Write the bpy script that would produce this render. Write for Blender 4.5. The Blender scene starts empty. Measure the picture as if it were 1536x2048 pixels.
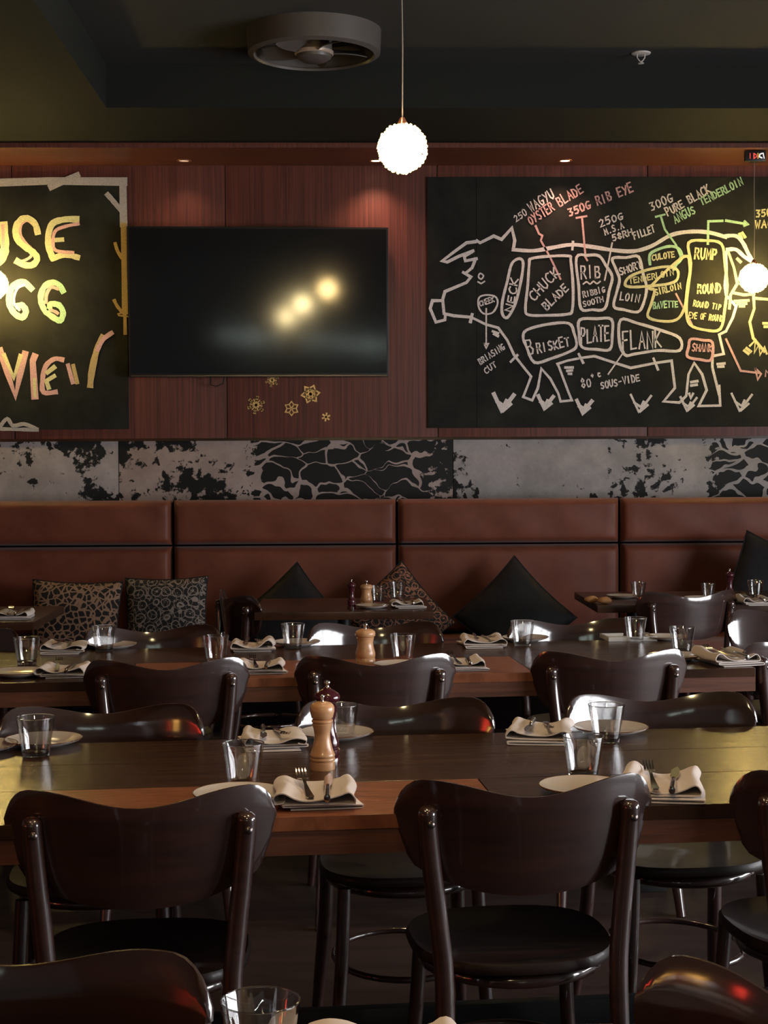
import bpy, bmesh, math, random
from mathutils import Vector, Matrix
PI = math.pi; R = math.radians
C = bpy.context.scene.collection
sc = bpy.context.scene
# ------------------------------------------------------------------ camera
F = 3100.0; EYE = 1.43; TZ = 0.75
CR = (Matrix.Rotation(R(-1.5), 3, 'Z') @ Matrix.Rotation(PI/2 - math.atan(109/F), 3, 'X') @ Matrix.Rotation(-.005, 3, 'Z'))
cam = bpy.data.objects.new('camera', bpy.data.cameras.new('camera'))
C.objects.link(cam); sc.camera = cam
cam.matrix_world = Matrix.Translation((0, 0, EYE)) @ CR.to_4x4()
cam.data.sensor_fit = 'HORIZONTAL'; cam.data.sensor_width = 36; cam.data.lens = F*36/1536
cam.data.clip_start = .02
# ------------------------------------------------------------------ world, exposure
w = bpy.data.worlds.new('world'); sc.world = w; w.use_nodes = True
w.node_tree.nodes['Background'].inputs[0].default_value = (.93, .96, 1, 1)
w.node_tree.nodes['Background'].inputs[1].default_value = .055
sc.view_settings.view_transform = 'Standard'; sc.view_settings.look = 'None'
sc.view_settings.gamma = 1; sc.view_settings.use_curve_mapping = False
sc.view_settings.exposure = 0.0
sc.cycles.max_bounces = 20; sc.cycles.transmission_bounces = 16; sc.cycles.glossy_bounces = 8; sc.cycles.transparent_max_bounces = 12
# ------------------------------------------------------------------ daylight in the side window
def area(name, loc, rot, sx, sy, power, col):
    l = bpy.data.lights.new(name, 'AREA'); l.shape = 'RECTANGLE'; l.size = sx; l.size_y = sy
    l.energy = power; l.color = col
    o = bpy.data.objects.new(name, l); C.objects.link(o); o.location = loc; o.rotation_euler = rot
    return o
WX = 5.0; WY0, WY1, WZ0, WZ1 = .8, 5.2, .35, 2.3
area('window_daylight', (WX+.35, (WY0+WY1)/2, (WZ0+WZ1)/2), (0, PI/2, 0), WZ1-WZ0, WY1-WY0, 480, (.96, .97, 1))

SPOT = 46.0                                             # power of each warm ceiling spot
def ray(px, py): return CR @ Vector(((px-768)/F, -(py-1024)/F, -1))
def onz(px, py, z=TZ):
    d = ray(px, py); return Vector((0, 0, EYE)) + d*((z-EYE)/d.z)
def ony(px, py, Y):
    d = ray(px, py); return Vector((0, 0, EYE)) + d*(Y/d.y)
# ------------------------------------------------------------------ materials
def mat(name, col, rough=.5, metal=0, spec=.5, coat=0, emit=None, es=0, trans=0, sheen=0):
    m = bpy.data.materials.new(name); m.use_nodes = True
    b = m.node_tree.nodes['Principled BSDF']
    b.inputs['Base Color'].default_value = (*col, 1); b.inputs['Roughness'].default_value = rough
    b.inputs['Metallic'].default_value = metal; b.inputs['Specular IOR Level'].default_value = spec
    b.inputs['Coat Weight'].default_value = coat; b.inputs['Coat Roughness'].default_value = .08
    b.inputs['Transmission Weight'].default_value = trans; b.inputs['Sheen Weight'].default_value = sheen
    if emit: b.inputs['Emission Color'].default_value = (*emit, 1); b.inputs['Emission Strength'].default_value = es
    return m
def nd(m, t, **k):
    n = m.node_tree.nodes.new(t)
    for a, v in k.items():
        if a.startswith('i_'):
            key = a[2:]; key = int(key) if key.isdigit() else key.replace('_', ' ')
            n.inputs[key].default_value = v
        else: setattr(n, a, v)
    return n
def lk(m, a, b): m.node_tree.links.new(a, b)
def coords(m, scale, rot=(0, 0, 0), loc=(0, 0, 0)):
    t = nd(m, 'ShaderNodeTexCoord'); mp = nd(m, 'ShaderNodeMapping')
    mp.inputs['Scale'].default_value = scale; mp.inputs['Rotation'].default_value = rot; mp.inputs['Location'].default_value = loc
    lk(m, t.outputs['Object'], mp.inputs[0]); return mp.outputs[0]
def ramp(m, src, stops, interp='LINEAR'):
    r = nd(m, 'ShaderNodeValToRGB'); r.color_ramp.interpolation = interp
    e = r.color_ramp.elements
    while len(e) < len(stops): e.new(.5)
    for el, (p, c) in zip(e, stops): el.position = p; el.color = (*c, 1)
    lk(m, src, r.inputs[0]); return r.outputs[0]
def noise(m, vec, scale, detail=4, rough=.5, dist=0):
    n = nd(m, 'ShaderNodeTexNoise'); n.inputs['Scale'].default_value = scale; n.inputs['Detail'].default_value = detail
    n.inputs['Roughness'].default_value = rough; n.inputs['Distortion'].default_value = dist
    lk(m, vec, n.inputs['Vector']); return n.outputs[0]
def mixc(m, fac, a, b):
    n = nd(m, 'ShaderNodeMix', data_type='RGBA')
    for s, v in ((n.inputs[0], fac), (n.inputs[6], a), (n.inputs[7], b)):
        if isinstance(v, (int, float)): s.default_value = v
        elif isinstance(v, tuple): s.default_value = (*v, 1)
        else: lk(m, v, s)
    return n.outputs[2]
def mth(m, op, a, b=0.0, c=None):
    n = nd(m, 'ShaderNodeMath', operation=op)
    for i, v in enumerate((a, b, c)):
        if v is None: continue
        if isinstance(v, (int, float)): n.inputs[i].default_value = v
        else: lk(m, v, n.inputs[i])
    return n.outputs[0]
def bsdf(m): return m.node_tree.nodes['Principled BSDF']
def bump(m, h, st=.2, dist=.002):
    b = nd(m, 'ShaderNodeBump'); b.inputs['Strength'].default_value = st; b.inputs['Distance'].default_value = dist
    lk(m, h, b.inputs['Height']); lk(m, b.outputs[0], bsdf(m).inputs['Normal'])
def wood(name, c1, c2, scale, rough, coat=0, st=.15, seed=0, spec=.5):
    m = mat(name, c1, rough, coat=coat, spec=spec)
    v = coords(m, scale, loc=(seed, seed*1.7, 0))
    n = noise(m, v, 1.0, 6, .6, .6)
    lk(m, ramp(m, n, [(.32, c1), (.68, c2)]), bsdf(m).inputs['Base Color'])
    bump(m, n, st, .0015); return m
M = {}
M['panel'] = wood('panel_wood', (.08, .023, .017), (.19, .054, .038), (95, 20, 1.6), .5, st=.25)
M['soffit'] = wood('soffit_wood', (.09, .026, .012), (.16, .048, .024), (2, 40, 40), .45)
M['ceiling'] = mat('ceiling_paint', (.013, .0145, .013), .8, spec=.25)
M['bay'] = mat('ceiling_bay_paint', (.03, .03, .03), .8)
M['wallp'] = mat('wall_paint', (.16, .13, .12), .8)
M['floor'] = wood('floor_wood', (.028, .018, .016), (.045, .028, .025), (2, 14, 1), .6, spec=.2)
M['board'] = mat('blackboard', (.022, .022, .022), .7, spec=.15)
_v = coords(M['board'], (2.2, 2.2, 2.2)); _n = noise(M['board'], _v, 2, 6, .65)
lk(M['board'], ramp(M['board'], _n, [(.4, (.014, .014, .014)), (.75, (.03, .032, .026))]), bsdf(M['board']).inputs['Base Color'])
def chalk(name, col):
    m = mat(name, col, .95, spec=.1); v = coords(m, (1, 1, 1)); n = noise(m, v, 240, 2, .7)
    lk(m, ramp(m, n, [(.3, tuple(c*.55 for c in col)), (.5, col)]), bsdf(m).inputs['Base Color']); return m
M['cw'] = chalk('chalk_white', (.86, .8, .79)); M['cp'] = chalk('chalk_pink', (.78, .47, .47))
M['cg'] = chalk('chalk_green', (.5, .78, .5)); M['cy'] = chalk('chalk_yellow_lamp_tint', (.78, .74, .42))  # yellow strokes near the right pendant: its glow painted into white chalk
M['co'] = chalk('chalk_ochre', (.62, .46, .22)); M['cs'] = chalk('chalk_smudged_grey', (.5, .46, .45))
M['table_dark'] = wood('table_wood_dark', (.024, .011, .007), (.07, .031, .017), (3, 45, 8), .25, st=.6)
M['table_red'] = wood('table_wood_red', (.14, .045, .022), (.37, .13, .06), (12, 90, 8), .32, st=.5, seed=3)
M['table_edge'] = wood('table_edge_wood', (.09, .034, .02), (.17, .062, .034), (4, 30, 60), .45, st=.4, seed=5)
M['chair'] = wood('chair_lacquer', (.021, .0075, .0055), (.042, .014, .010), (4, 4, 40), .5, coat=1, spec=.3, st=.04)
bsdf(M['chair']).inputs['Coat Roughness'].default_value = .1; bsdf(M['chair']).inputs['Coat IOR'].default_value = 1.85
M['seat'] = wood('chair_seat_lacquer', (.012, .006, .005), (.022, .01, .008), (4, 30, 4), .5, coat=.08, spec=.3)
M['iron'] = mat('table_iron', (.012, .012, .012), .5, metal=.3)
M['bolt'] = mat('bolt_steel', (.16, .13, .12), .3, metal=1)
M['steel'] = mat('cutlery_steel', (.62, .58, .54), .16, metal=1)
M['leather'] = mat('banquette_leather', (.19, .05, .024), .55, spec=.4, sheen=.15)
_v = coords(M['leather'], (1, 1, 1)); _n = noise(M['leather'], _v, 3.5, 8, .7)
lk(M['leather'], ramp(M['leather'], _n, [(.3, (.115, .028, .013)), (.7, (.20, .052, .026))]), bsdf(M['leather']).inputs['Base Color'])
bump(M['leather'], noise(M['leather'], _v, 260, 3, .6), .15, .001)
M['gap'] = mat('dark_gap', (.006, .004, .004), 1, spec=0)
M['tv'] = mat('tv_glass', (.012, .012, .013), .09, spec=.45)
M['plastic'] = mat('black_plastic', (.015, .015, .015), .35)
M['linen'] = mat('napkin_linen', (.66, .58, .54), .9, sheen=.2)
bump(M['linen'], noise(M['linen'], coords(M['linen'], (1, 1, 1)), 900, 2), .25, .0006)
M['china'] = mat('plate_china', (.68, .63, .6), .18, coat=.4)
M['rim'] = mat('plate_rim_glaze', (.16, .07, .035), .2, coat=.4)
M['tray'] = mat('tray_pale', (.6, .58, .56), .3)
M['mill'] = wood('mill_beech', (.50, .26, .13), (.66, .38, .2), (8, 8, 30), .3, coat=.25, st=.03)
M['mill_dark'] = mat('mill_dark_lacquer', (.06, .012, .018), .16, coat=.5)
M['knob'] = mat('mill_knob', (.8, .77, .74), .15, metal=1)
M['gold'] = mat('snowflake_gold', (.85, .56, .24), .35, metal=.35)
M['white_metal'] = mat('sprinkler_metal', (.62, .58, .55), .4)
M['fan_metal'] = mat('fan_dark_grey', (.09, .078, .074), .4, spec=.5)
M['fan_rim'] = mat('fan_rim_metal', (.75, .6, .5), .3, metal=.6)
M['bread'] = mat('bread_crust', (.55, .27, .11), .7)
M['cord'] = mat('cord_black', (.3, .27, .25), .5)
M['lampcore'] = mat('lamp_core', (1, .9, .6), .5, emit=(1, .74, .36), es=110)
M['lampcore_side'] = mat('side_lamp_core', (1, .9, .6), .5, emit=(1, .72, .23), es=170)
M['lampcore_far'] = mat('entrance_lamp_core', (1, .9, .6), .5, emit=(1, .78, .38), es=130)
M['lampbead'] = mat('lamp_crystal', (1, .9, .6), .1, emit=(1, .78, .36), es=2.4)
M['dl_lens'] = mat('downlight_lens', (1, .8, .6), .3, emit=(1, .62, .4), es=7)
M['dl_lens_dim'] = mat('downlight_lens_dim', (.4, .3, .25), .3, emit=(1, .62, .4), es=.6)
M['copper'] = mat('downlight_trim', (.45, .2, .12), .3, metal=.7)
M['led_red'] = mat('sign_red', (.6, .02, .02), .4, emit=(1, .1, .08), es=1.0)
M['led_yel'] = mat('sign_yellow', (.6, .3, .02), .4, emit=(1, .5, .08), es=.8)
M['led_wht'] = mat('sign_white', (.7, .7, .7), .4, emit=(1, .97, .95), es=1.0)
M['led_dot'] = mat('string_light_bulb', (1, 1, 1), .4, emit=(.85, 1, .9), es=60)
M['lantern'] = mat('red_lantern_glass', (.6, .02, .02), .4, emit=(1, .05, .03), es=7)
M['amber'] = mat('amber_lantern_glass', (.6, .3, .02), .4, emit=(1, .5, .12), es=9)
g = bpy.data.materials.new('tumbler_glass'); g.use_nodes = True
gb = bsdf(g); gb.inputs['Base Color'].default_value = (1, 1, 1, 1); gb.inputs['Roughness'].default_value = .0
gb.inputs['Transmission Weight'].default_value = 1; gb.inputs['IOR'].default_value = 1.5; M['glass'] = g
g = bpy.data.materials.new('thin_tumbler_glass'); g.use_nodes = True; nt = g.node_tree          # thin clear wall: passes light, mirrors by angle
tr_ = nt.nodes.new('ShaderNodeBsdfTransparent'); tr_.inputs[0].default_value = (.95, .95, .95, 1); gl_ = nt.nodes.new('ShaderNodeBsdfGlossy'); gl_.inputs['Roughness'].default_value = .015
lw = nt.nodes.new('ShaderNodeLayerWeight'); lw.inputs[0].default_value = .5; pw_ = nt.nodes.new('ShaderNodeMath'); pw_.operation = 'POWER'; pw_.inputs[1].default_value = 3.2
ml_ = nt.nodes.new('ShaderNodeMath'); ml_.operation = 'MULTIPLY_ADD'; ml_.inputs[1].default_value = .8; ml_.inputs[2].default_value = .2; ml_.use_clamp = True
nt.links.new(lw.outputs['Facing'], pw_.inputs[0]); nt.links.new(pw_.outputs[0], ml_.inputs[0])
mx_ = nt.nodes.new('ShaderNodeMixShader'); nt.links.new(ml_.outputs[0], mx_.inputs[0]); nt.links.new(tr_.outputs[0], mx_.inputs[1]); nt.links.new(gl_.outputs[0], mx_.inputs[2])
nt.links.new(mx_.outputs[0], nt.nodes['Material Output'].inputs[0]); M['thin'] = g
g = bpy.data.materials.new('window_glass'); g.use_nodes = True
nt = g.node_tree; tr_ = nt.nodes.new('ShaderNodeBsdfTransparent'); gl_ = nt.nodes.new('ShaderNodeBsdfGlossy'); gl_.inputs['Roughness'].default_value = .02
mx_ = nt.nodes.new('ShaderNodeMixShader'); mx_.inputs[0].default_value = .06; nt.links.new(tr_.outputs[0], mx_.inputs[1]); nt.links.new(gl_.outputs[0], mx_.inputs[2])
nt.links.new(mx_.outputs[0], nt.nodes['Material Output'].inputs[0]); M['pane'] = g
# stone strip: three slabs, pale stone with dark pits, dark drifts, web veins
def stone(name, base1, base2, dark_thr, web, seed):
    m = mat(name, base1, .6, spec=.2); v = coords(m, (1, 1, 1), loc=(seed, 0, seed*.7))
    b = ramp(m, noise(m, v, 5, 8, .7), [(.35, base1), (.65, base2)])
    big = noise(m, v, 2.1, 7, .62, .5)
    fine = noise(m, v, 17, 5, .62, .3)
    s = mth(m, 'ADD', mth(m, 'MULTIPLY', big, .6), mth(m, 'MULTIPLY', fine, .4))
    k = ramp(m, s, [(dark_thr, (0, 0, 0)), (dark_thr+.018, (1, 1, 1))])
    dark = (.016, .016, .017)
    c = mixc(m, k, dark, b)
    if web:
        dn = nd(m, 'ShaderNodeTexNoise'); dn.inputs['Scale'].default_value = 5; lk(m, v, dn.inputs['Vector'])
        vm = nd(m, 'ShaderNodeVectorMath', operation='MULTIPLY_ADD'); lk(m, dn.outputs['Color'], vm.inputs[0])
        vm.inputs[1].default_value = (.22, .22, .22); lk(m, v, vm.inputs[2])
        mp = nd(m, 'ShaderNodeMapping'); mp.inputs['Scale'].default_value = (4.2, 4.2, 10); lk(m, vm.outputs[0], mp.inputs[0])
        vo = nd(m, 'ShaderNodeTexVoronoi', feature='DISTANCE_TO_EDGE'); vo.inputs['Scale'].default_value = 1.25; lk(m, mp.outputs[0], vo.inputs['Vector'])
        th = mth(m, 'MULTIPLY', noise(m, v, 4, 4), .26)
        e = mth(m, 'LESS_THAN', vo.outputs['Distance'], mth(m, 'SUBTRACT', th, .075))
        wc = mixc(m, e, dark, b)
        t = nd(m, 'ShaderNodeTexCoord'); sp = nd(m, 'ShaderNodeSeparateXYZ'); lk(m, t.outputs['Object'], sp.inputs[0])
        xx = mth(m, 'ADD', sp.outputs[0], mth(m, 'MULTIPLY', mth(m, 'SUBTRACT', fine, .5), .5))
        lo, hi = web
        f = mth(m, 'MULTIPLY', mth(m, 'GREATER_THAN', xx, lo), mth(m, 'LESS_THAN', xx, hi))
        c = mixc(m, f, c, wc)
    lk(m, c, bsdf(m).inputs['Base Color']); bump(m, fine, .3, .003); return m
# fabrics
def leopard():
    m = mat('leopard_fabric', (.1, .08, .06), .85); v = coords(m, (1, 1, 1))
    dn = nd(m, 'ShaderNodeTexNoise'); dn.inputs['Scale'].default_value = 22; lk(m, v, dn.inputs['Vector'])
    vm = nd(m, 'ShaderNodeVectorMath', operation='MULTIPLY_ADD'); lk(m, dn.outputs['Color'], vm.inputs[0])
    vm.inputs[1].default_value = (.03, .03, .03); lk(m, v, vm.inputs[2])
    vo = nd(m, 'ShaderNodeTexVoronoi', feature='DISTANCE_TO_EDGE'); vo.inputs['Scale'].default_value = 30; lk(m, vm.outputs[0], vo.inputs['Vector'])
    k = ramp(m, vo.outputs['Distance'], [(.085, (.30, .18, .12)), (.14, (.01, .008, .008))])
    lk(m, k, bsdf(m).inputs['Base Color']); return m
def scroll(name, col, sc_=15):
    m = mat(name, col, .8); v = coords(m, (1, 1, 0))
    dn = nd(m, 'ShaderNodeTexNoise'); dn.inputs['Scale'].default_value = 16; lk(m, v, dn.inputs['Vector'])
    vm = nd(m, 'ShaderNodeVectorMath', operation='MULTIPLY_ADD'); lk(m, dn.outputs['Color'], vm.inputs[0])
    vm.inputs[1].default_value = (.022, .022, .022); lk(m, v, vm.inputs[2])
    vo = nd(m, 'ShaderNodeTexVoronoi', feature='F1', distance='EUCLIDEAN'); vo.inputs['Scale'].default_value = sc_
    vo.inputs['Randomness'].default_value = .55; lk(m, vm.outputs[0], vo.inputs['Vector'])
    s = mth(m, 'SINE', mth(m, 'MULTIPLY', vo.outputs['Distance'], 21.0))
    vo2 = nd(m, 'ShaderNodeTexVoronoi', feature='DISTANCE_TO_EDGE'); vo2.inputs['Scale'].default_value = sc_*2.1; lk(m, vm.outputs[0], vo2.inputs['Vector'])
    g1 = mth(m, 'GREATER_THAN', s, .72); g2 = mth(m, 'LESS_THAN', vo2.outputs['Distance'], .035)
    lk(m, mixc(m, mth(m, 'MAXIMUM', g1, mth(m, 'MULTIPLY', g2, .8)), (.01, .01, .011), col), bsdf(m).inputs['Base Color']); return m
M['leopard'] = leopard(); M['scroll_grey'] = scroll('grey_scroll_fabric', (.27, .22, .2)); M['scroll_copper'] = scroll('copper_scroll_fabric', (.34, .15, .09), 17)
M['blackfab'] = mat('black_satin_fabric', (.011, .011, .014), .65, spec=.25)
_v = coords(M['blackfab'], (1, 1, 1)); bump(M['blackfab'], noise(M['blackfab'], _v, 20, 2), .6, .008)
# ------------------------------------------------------------------ mesh helpers
def obj(name, bm, m, parent=None, smooth=35, loc=None, rot=None):
    me = bpy.data.meshes.new(name); bmesh.ops.recalc_face_normals(bm, faces=bm.faces)
    bm.to_mesh(me); bm.free()
    if smooth:
        me.polygons.foreach_set('use_smooth', [True]*len(me.polygons)); me.set_sharp_from_angle(angle=R(smooth))
    me.materials.append(m); o = bpy.data.objects.new(name, me); C.objects.link(o)
    if parent: o.parent = parent
    if loc is not None: o.location = loc
    if rot is not None: o.rotation_euler = rot
    return o
def thing(name, label, cat, loc=(0, 0, 0), rz=0, group=None):
    o = bpy.data.objects.new(name, None); C.objects.link(o); o.location = loc; o.rotation_euler = (0, 0, rz)
    o.empty_display_size = .1; return tag(o, label, cat, group)
def tag(o, label=None, cat=None, group=None, kind=None):
    if label: o['label'] = label
    if cat: o['category'] = cat
    if group: o['group'] = group
    if kind: o['kind'] = kind
    return o
def dup(root, label, loc=None, rz=None, group=None):
    def cp(o, par):
        c = o.copy(); C.objects.link(c); c.parent = par
        for ch in o.children: cp(ch, c)
        return c
    r = cp(root, None); r['label'] = label
    if loc is not None: r.location = loc
    if rz is not None: r.rotation_euler = (0, 0, rz)
    if group: r['group'] = group
    return r
def box(bm, c, s, bev=0, rz=0):
    r = bmesh.ops.create_cube(bm, size=1, matrix=Matrix.Translation(c) @ Matrix.Rotation(rz, 4, 'Z') @ Matrix.Diagonal((*s, 1)))
    if bev:
        es = list({e for v in r['verts'] for e in v.link_edges})
        bmesh.ops.bevel(bm, geom=es, offset=bev, segments=2, affect='EDGES', profile=.7)
    return bm
def B(c, s, bev=0, rz=0): return box(bmesh.new(), c, s, bev, rz)
def B2(a, b, bev=0): return B(tuple((a[i]+b[i])/2 for i in range(3)), tuple(abs(b[i]-a[i]) for i in range(3)), bev)
def lathe(prof, seg=28, bm=None, flute=None, close=False):
    bm = bm or bmesh.new(); rings = []
    for i, (r, z) in enumerate(prof):
        if r < 1e-6: rings.append([bm.verts.new((0, 0, z))])
        else:
            ring = []
            for k in range(seg):
                a = 2*PI*k/seg; rr = r*(1+(flute(i, a) if flute else 0))
                ring.append(bm.verts.new((rr*math.cos(a), rr*math.sin(a), z)))
            rings.append(ring)
    pairs = list(zip(rings, rings[1:]))
    if close: pairs.append((rings[-1], rings[0]))
    for a, b in pairs:
        for k in range(seg):
            k2 = (k+1) % seg
            if len(a) == 1 and len(b) == 1: continue
            if len(a) == 1: bm.faces.new((a[0], b[k], b[k2]))
            elif len(b) == 1: bm.faces.new((a[k], a[k2], b[0]))
            else: bm.faces.new((a[k], a[k2], b[k2], b[k]))
    return bm
def tube(bm, pts, rad, seg=10, sx=1.0, cap=True):
    pts = [Vector(p) for p in pts]; rad = rad if isinstance(rad, (list, tuple)) else [rad]*len(pts); rings = []
    for i, p in enumerate(pts):
        d = (pts[min(i+1, len(pts)-1)]-pts[max(i-1, 0)]).normalized()
        up = Vector((0, 1, 0)) if abs(d.y) < .9 else Vector((1, 0, 0))
        a = d.cross(up).normalized(); b = a.cross(d).normalized()
        rings.append([bm.verts.new(p+a*math.cos(2*PI*k/seg)*rad[i]*sx+b*math.sin(2*PI*k/seg)*rad[i]) for k in range(seg)])
    for a, b in zip(rings, rings[1:]):
        for k in range(seg): bm.faces.new((a[k], a[(k+1) % seg], b[(k+1) % seg], b[k]))
    if cap: bm.faces.new(rings[0][::-1]); bm.faces.new(rings[-1])
    return bm
def ribbon(bm, pts, wd, th=.0015, closed=False):   # flat stroke in the xz plane, facing -y; pts are (x, z)
    pts = [Vector((p[0], p[1])) for p in pts]
    q = [pts[0]]
    for p in pts[1:]:
        if (p-q[-1]).length > 1e-5: q.append(p)
    pts = q; n = len(pts)
    if n < 2: return
    L, Rr = [], []
    for i in range(n):
        a = pts[(i-1) % n] if (closed or i) else pts[i]; b = pts[(i+1) % n] if (closed or i < n-1) else pts[i]
        d1 = (pts[i]-a); d2 = (b-pts[i])
        d1 = d1.normalized() if d1.length else d2.normalized(); d2 = d2.normalized() if d2.length else d1
        t = (d1+d2); t = t.normalized() if t.length > .2 else d1
        nn = Vector((-t.y, t.x)); k = 1/max(.6, abs(nn.dot(Vector((-d1.y, d1.x)))))
        e = 0 if closed else (wd*.35 if i in (0, n-1) else 0)
        base = pts[i] + (t*(e if i else -e)); ww = wd/2*k*random.uniform(.88, 1.1)
        L.append(base+nn*ww); Rr.append(base-nn*ww)
    y0 = -th
    vl = [(bm.verts.new((v.x, y0, v.y)), bm.verts.new((v.x, 0, v.y))) for v in L]
    vr = [(bm.verts.new((v.x, y0, v.y)), bm.verts.new((v.x, 0, v.y))) for v in Rr]
    m = n if closed else n-1
    for i in range(m):
        j = (i+1) % n
        bm.faces.new((vl[i][0], vl[j][0], vr[j][0], vr[i][0]))
        bm.faces.new((vl[i][1], vl[j][1], vl[j][0], vl[i][0])); bm.faces.new((vr[i][0], vr[j][0], vr[j][1], vr[i][1]))
    if not closed:
        for i in (0, n-1): bm.faces.new((vl[i][0], vr[i][0], vr[i][1], vl[i][1]))
def catmull(pts, k=5, closed=False):
    n = len(pts); out = []
    g_ = (lambda i: pts[i % n]) if closed else (lambda i: pts[max(0, min(n-1, i))])
    for i in range(n if closed else n-1):
        p0, p1, p2, p3 = g_(i-1), g_(i), g_(i+1), g_(i+2)
        for s in range(k):
            t = s/k
            out.append(tuple(.5*((2*p1[a])+(-p0[a]+p2[a])*t+(2*p0[a]-5*p1[a]+4*p2[a]-p3[a])*t*t+(-p0[a]+3*p1[a]-3*p2[a]+p3[a])*t**3) for a in range(len(p1))))
    if not closed: out.append(tuple(pts[-1]))
    return out
# ------------------------------------------------------------------ the room
YW = 8.9; XL, XR = -5.5, WX; Z1, Z2 = 3.12, 3.33; SZ = 3.09; SY = 8.38
tag(obj('floor', B2((XL, -6, -.06), (XR, YW+.1, 0)), M['floor']), kind='structure')
wb = tag(obj('wall_back', B2((XL, YW, 0), (XR, YW+.12, 3.4)), M['wallp']), kind='structure')
tag(obj('wall_left', B2((XL-.12, -6, 0), (XL, YW+.12, 3.4)), M['wallp']), kind='structure')
bm = bmesh.new()
box(bm, (WX+.06, (-6+WY0)/2, 1.7), (.12, WY0+6, 3.4)); box(bm, (WX+.06, (YW+WY1)/2, 1.7), (.12, YW-WY1, 3.4))
box(bm, (WX+.06, (WY0+WY1)/2, WZ0/2), (.12, WY1-WY0, WZ0)); box(bm, (WX+.06, (WY0+WY1)/2, (3.4+WZ1)/2), (.12, WY1-WY0, 3.4-WZ1))
tag(obj('wall_right', bm, M['wallp']), kind='structure')
wf = bpy.data.objects.new('window_1', None); C.objects.link(wf); wf.location = (WX+.02, 0, 0); tag(wf, kind='structure')
bm = bmesh.new()
for y in (WY0+.03, WY1-.03): box(bm, (.03, y, (WZ0+WZ1)/2), (.06, .06, WZ1-WZ0))
for z in (WZ0+.03, WZ1-.03): box(bm, (.03, (WY0+WY1)/2, z), (.06, WY1-WY0, .06))
obj('window_frame', bm, M['iron'], wf)
npn = 5; pw = (WY1-WY0)/npn
for i in range(1, npn): obj('mullion', B((.03, WY0+i*pw, (WZ0+WZ1)/2), (.05, .07, WZ1-WZ0-.12)), M['iron'], wf)
obj('transom', B((.03, (WY0+WY1)/2, WZ1-.45), (.045, WY1-WY0-.12, .05)), M['iron'], wf)
for i in range(npn): obj('pane', B((.03, WY0+(i+.5)*pw, (WZ0+WZ1)/2), (.006, pw-.07, WZ1-WZ0-.1)), M['pane'], wf)
# ceiling: low perimeter and a recessed bay
cl = tag(obj('ceiling', B2((XL, -6, Z2), (XR, YW, Z2+.1)), M['bay']), kind='structure')
BX = -1.13; BY = 7.56
obj('lowered_ceiling', B2((XL, -6, Z1), (BX, YW, Z2)), M['ceiling'], cl)
obj('lowered_ceiling', B2((BX, BY, Z1), (XR, YW, Z2)), M['ceiling'], cl)
sf = tag(obj('trim_1', B2((XL, SY, SZ), (XR, YW, Z1)), M['soffit']), kind='structure')
tag(obj('trim_2', B2((XL, SY-.02, SZ-.002), (XR, SY, SZ+.022)), M['panel']), kind='structure')
tag(obj('trim_3', B2((XL, YW-.03, 1.530), (XR, YW, 1.545)), M['table_dark']), kind='structure')
for i in range(-4, 5):                                                # wood wall panels with vertical joints
    x0 = -.66+1.205*i
    if x0+1.2 < XL or x0 > XR: continue
    obj('wood_panel', B2((x0+.003, YW-.02, 1.545), (min(x0+1.202, XR), YW, SZ), .0015), M['panel'], wb)
st = [(-5.2, -3.22, stone('stone_slab_a', (.32, .27, .27), (.46, .41, .41), .445, None, 9)),
      (-3.22, -1.28, stone('stone_slab_b', (.30, .26, .26), (.44, .385, .385), .462, None, 2.3)),
      (-1.28, .63, stone('stone_slab_c', (.33, .255, .24), (.45, .36, .34), .50, (-.52, .5), 5.1)),
      (.63, 2.56, stone('stone_slab_d', (.29, .275, .28), (.44, .41, .42), .452, (2.12, 2.6), 1.2)),
      (2.56, 4.5, stone('stone_slab_e', (.4, .36, .36), (.56, .52, .52), .46, None, 7))]
for x0, x1, m_ in st: obj('stone_panel', B2((x0+.002, YW-.02, 1.15), (x1-.002, YW, 1.530), .0015), m_, wb)

# ------------------------------------------------------------------ banquette
bq = thing('banquette', 'long russet leather banquette with two rows of padded back panels against the back wall', 'banquette', (0, 8.5, 0))
obj('base', B2((-4.6, -.42, 0), (4.6, .36, .30), .01), M['gap'], bq)
obj('backing', B2((-4.6, .10, .3), (4.6, .36, 1.178)), M['gap'], bq)
def pad(x0, x1, z0, z1, d, nx=26, nz=10):
    bm = bmesh.new(); W, H = x1-x0, z1-z0; V = []
    def cz(t, L, e=.035):           # rounded edge in metres
        s = min(t, 1-t)*L; return 1 if s >= e else math.sqrt(max(0, 1-(1-s/e)**2))
    us = [0, .004, .01, .018, .028]+[.028+(.944)*i/nx for i in range(1, nx)]+[.972, .982, .99, .996, 1]
    vs = [0, .012, .03, .06, .1, .14]+[.14+.72*i/nz for i in range(1, nz)]+[.86, .9, .94, .97, .988, 1]
    for v in vs:
        row = []
        for u in us:
            y = -d*(.25+.75*cz(u, W)*cz(v, H)) - .012*math.sin(PI*u)*math.sin(PI*v) - .003*math.sin(u*23+v*4)*math.sin(PI*v)
            row.append(bm.verts.new((x0+u*W, y, z0+v*H+.004*math.sin(PI*v)*math.sin(u*9+x0))))
        V.append(row)
    for a, b in zip(V, V[1:]):
        for i in range(len(us)-1): bm.faces.new((a[i], a[i+1], b[i+1], b[i]))
    bk = [[bm.verts.new((x0+u*W, .02, z0+v*H)) for u in (0, 1)] for v in (0, 1)]
    return bm
xs = [-.94+1.236*i for i in range(-3, 5)]
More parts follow.
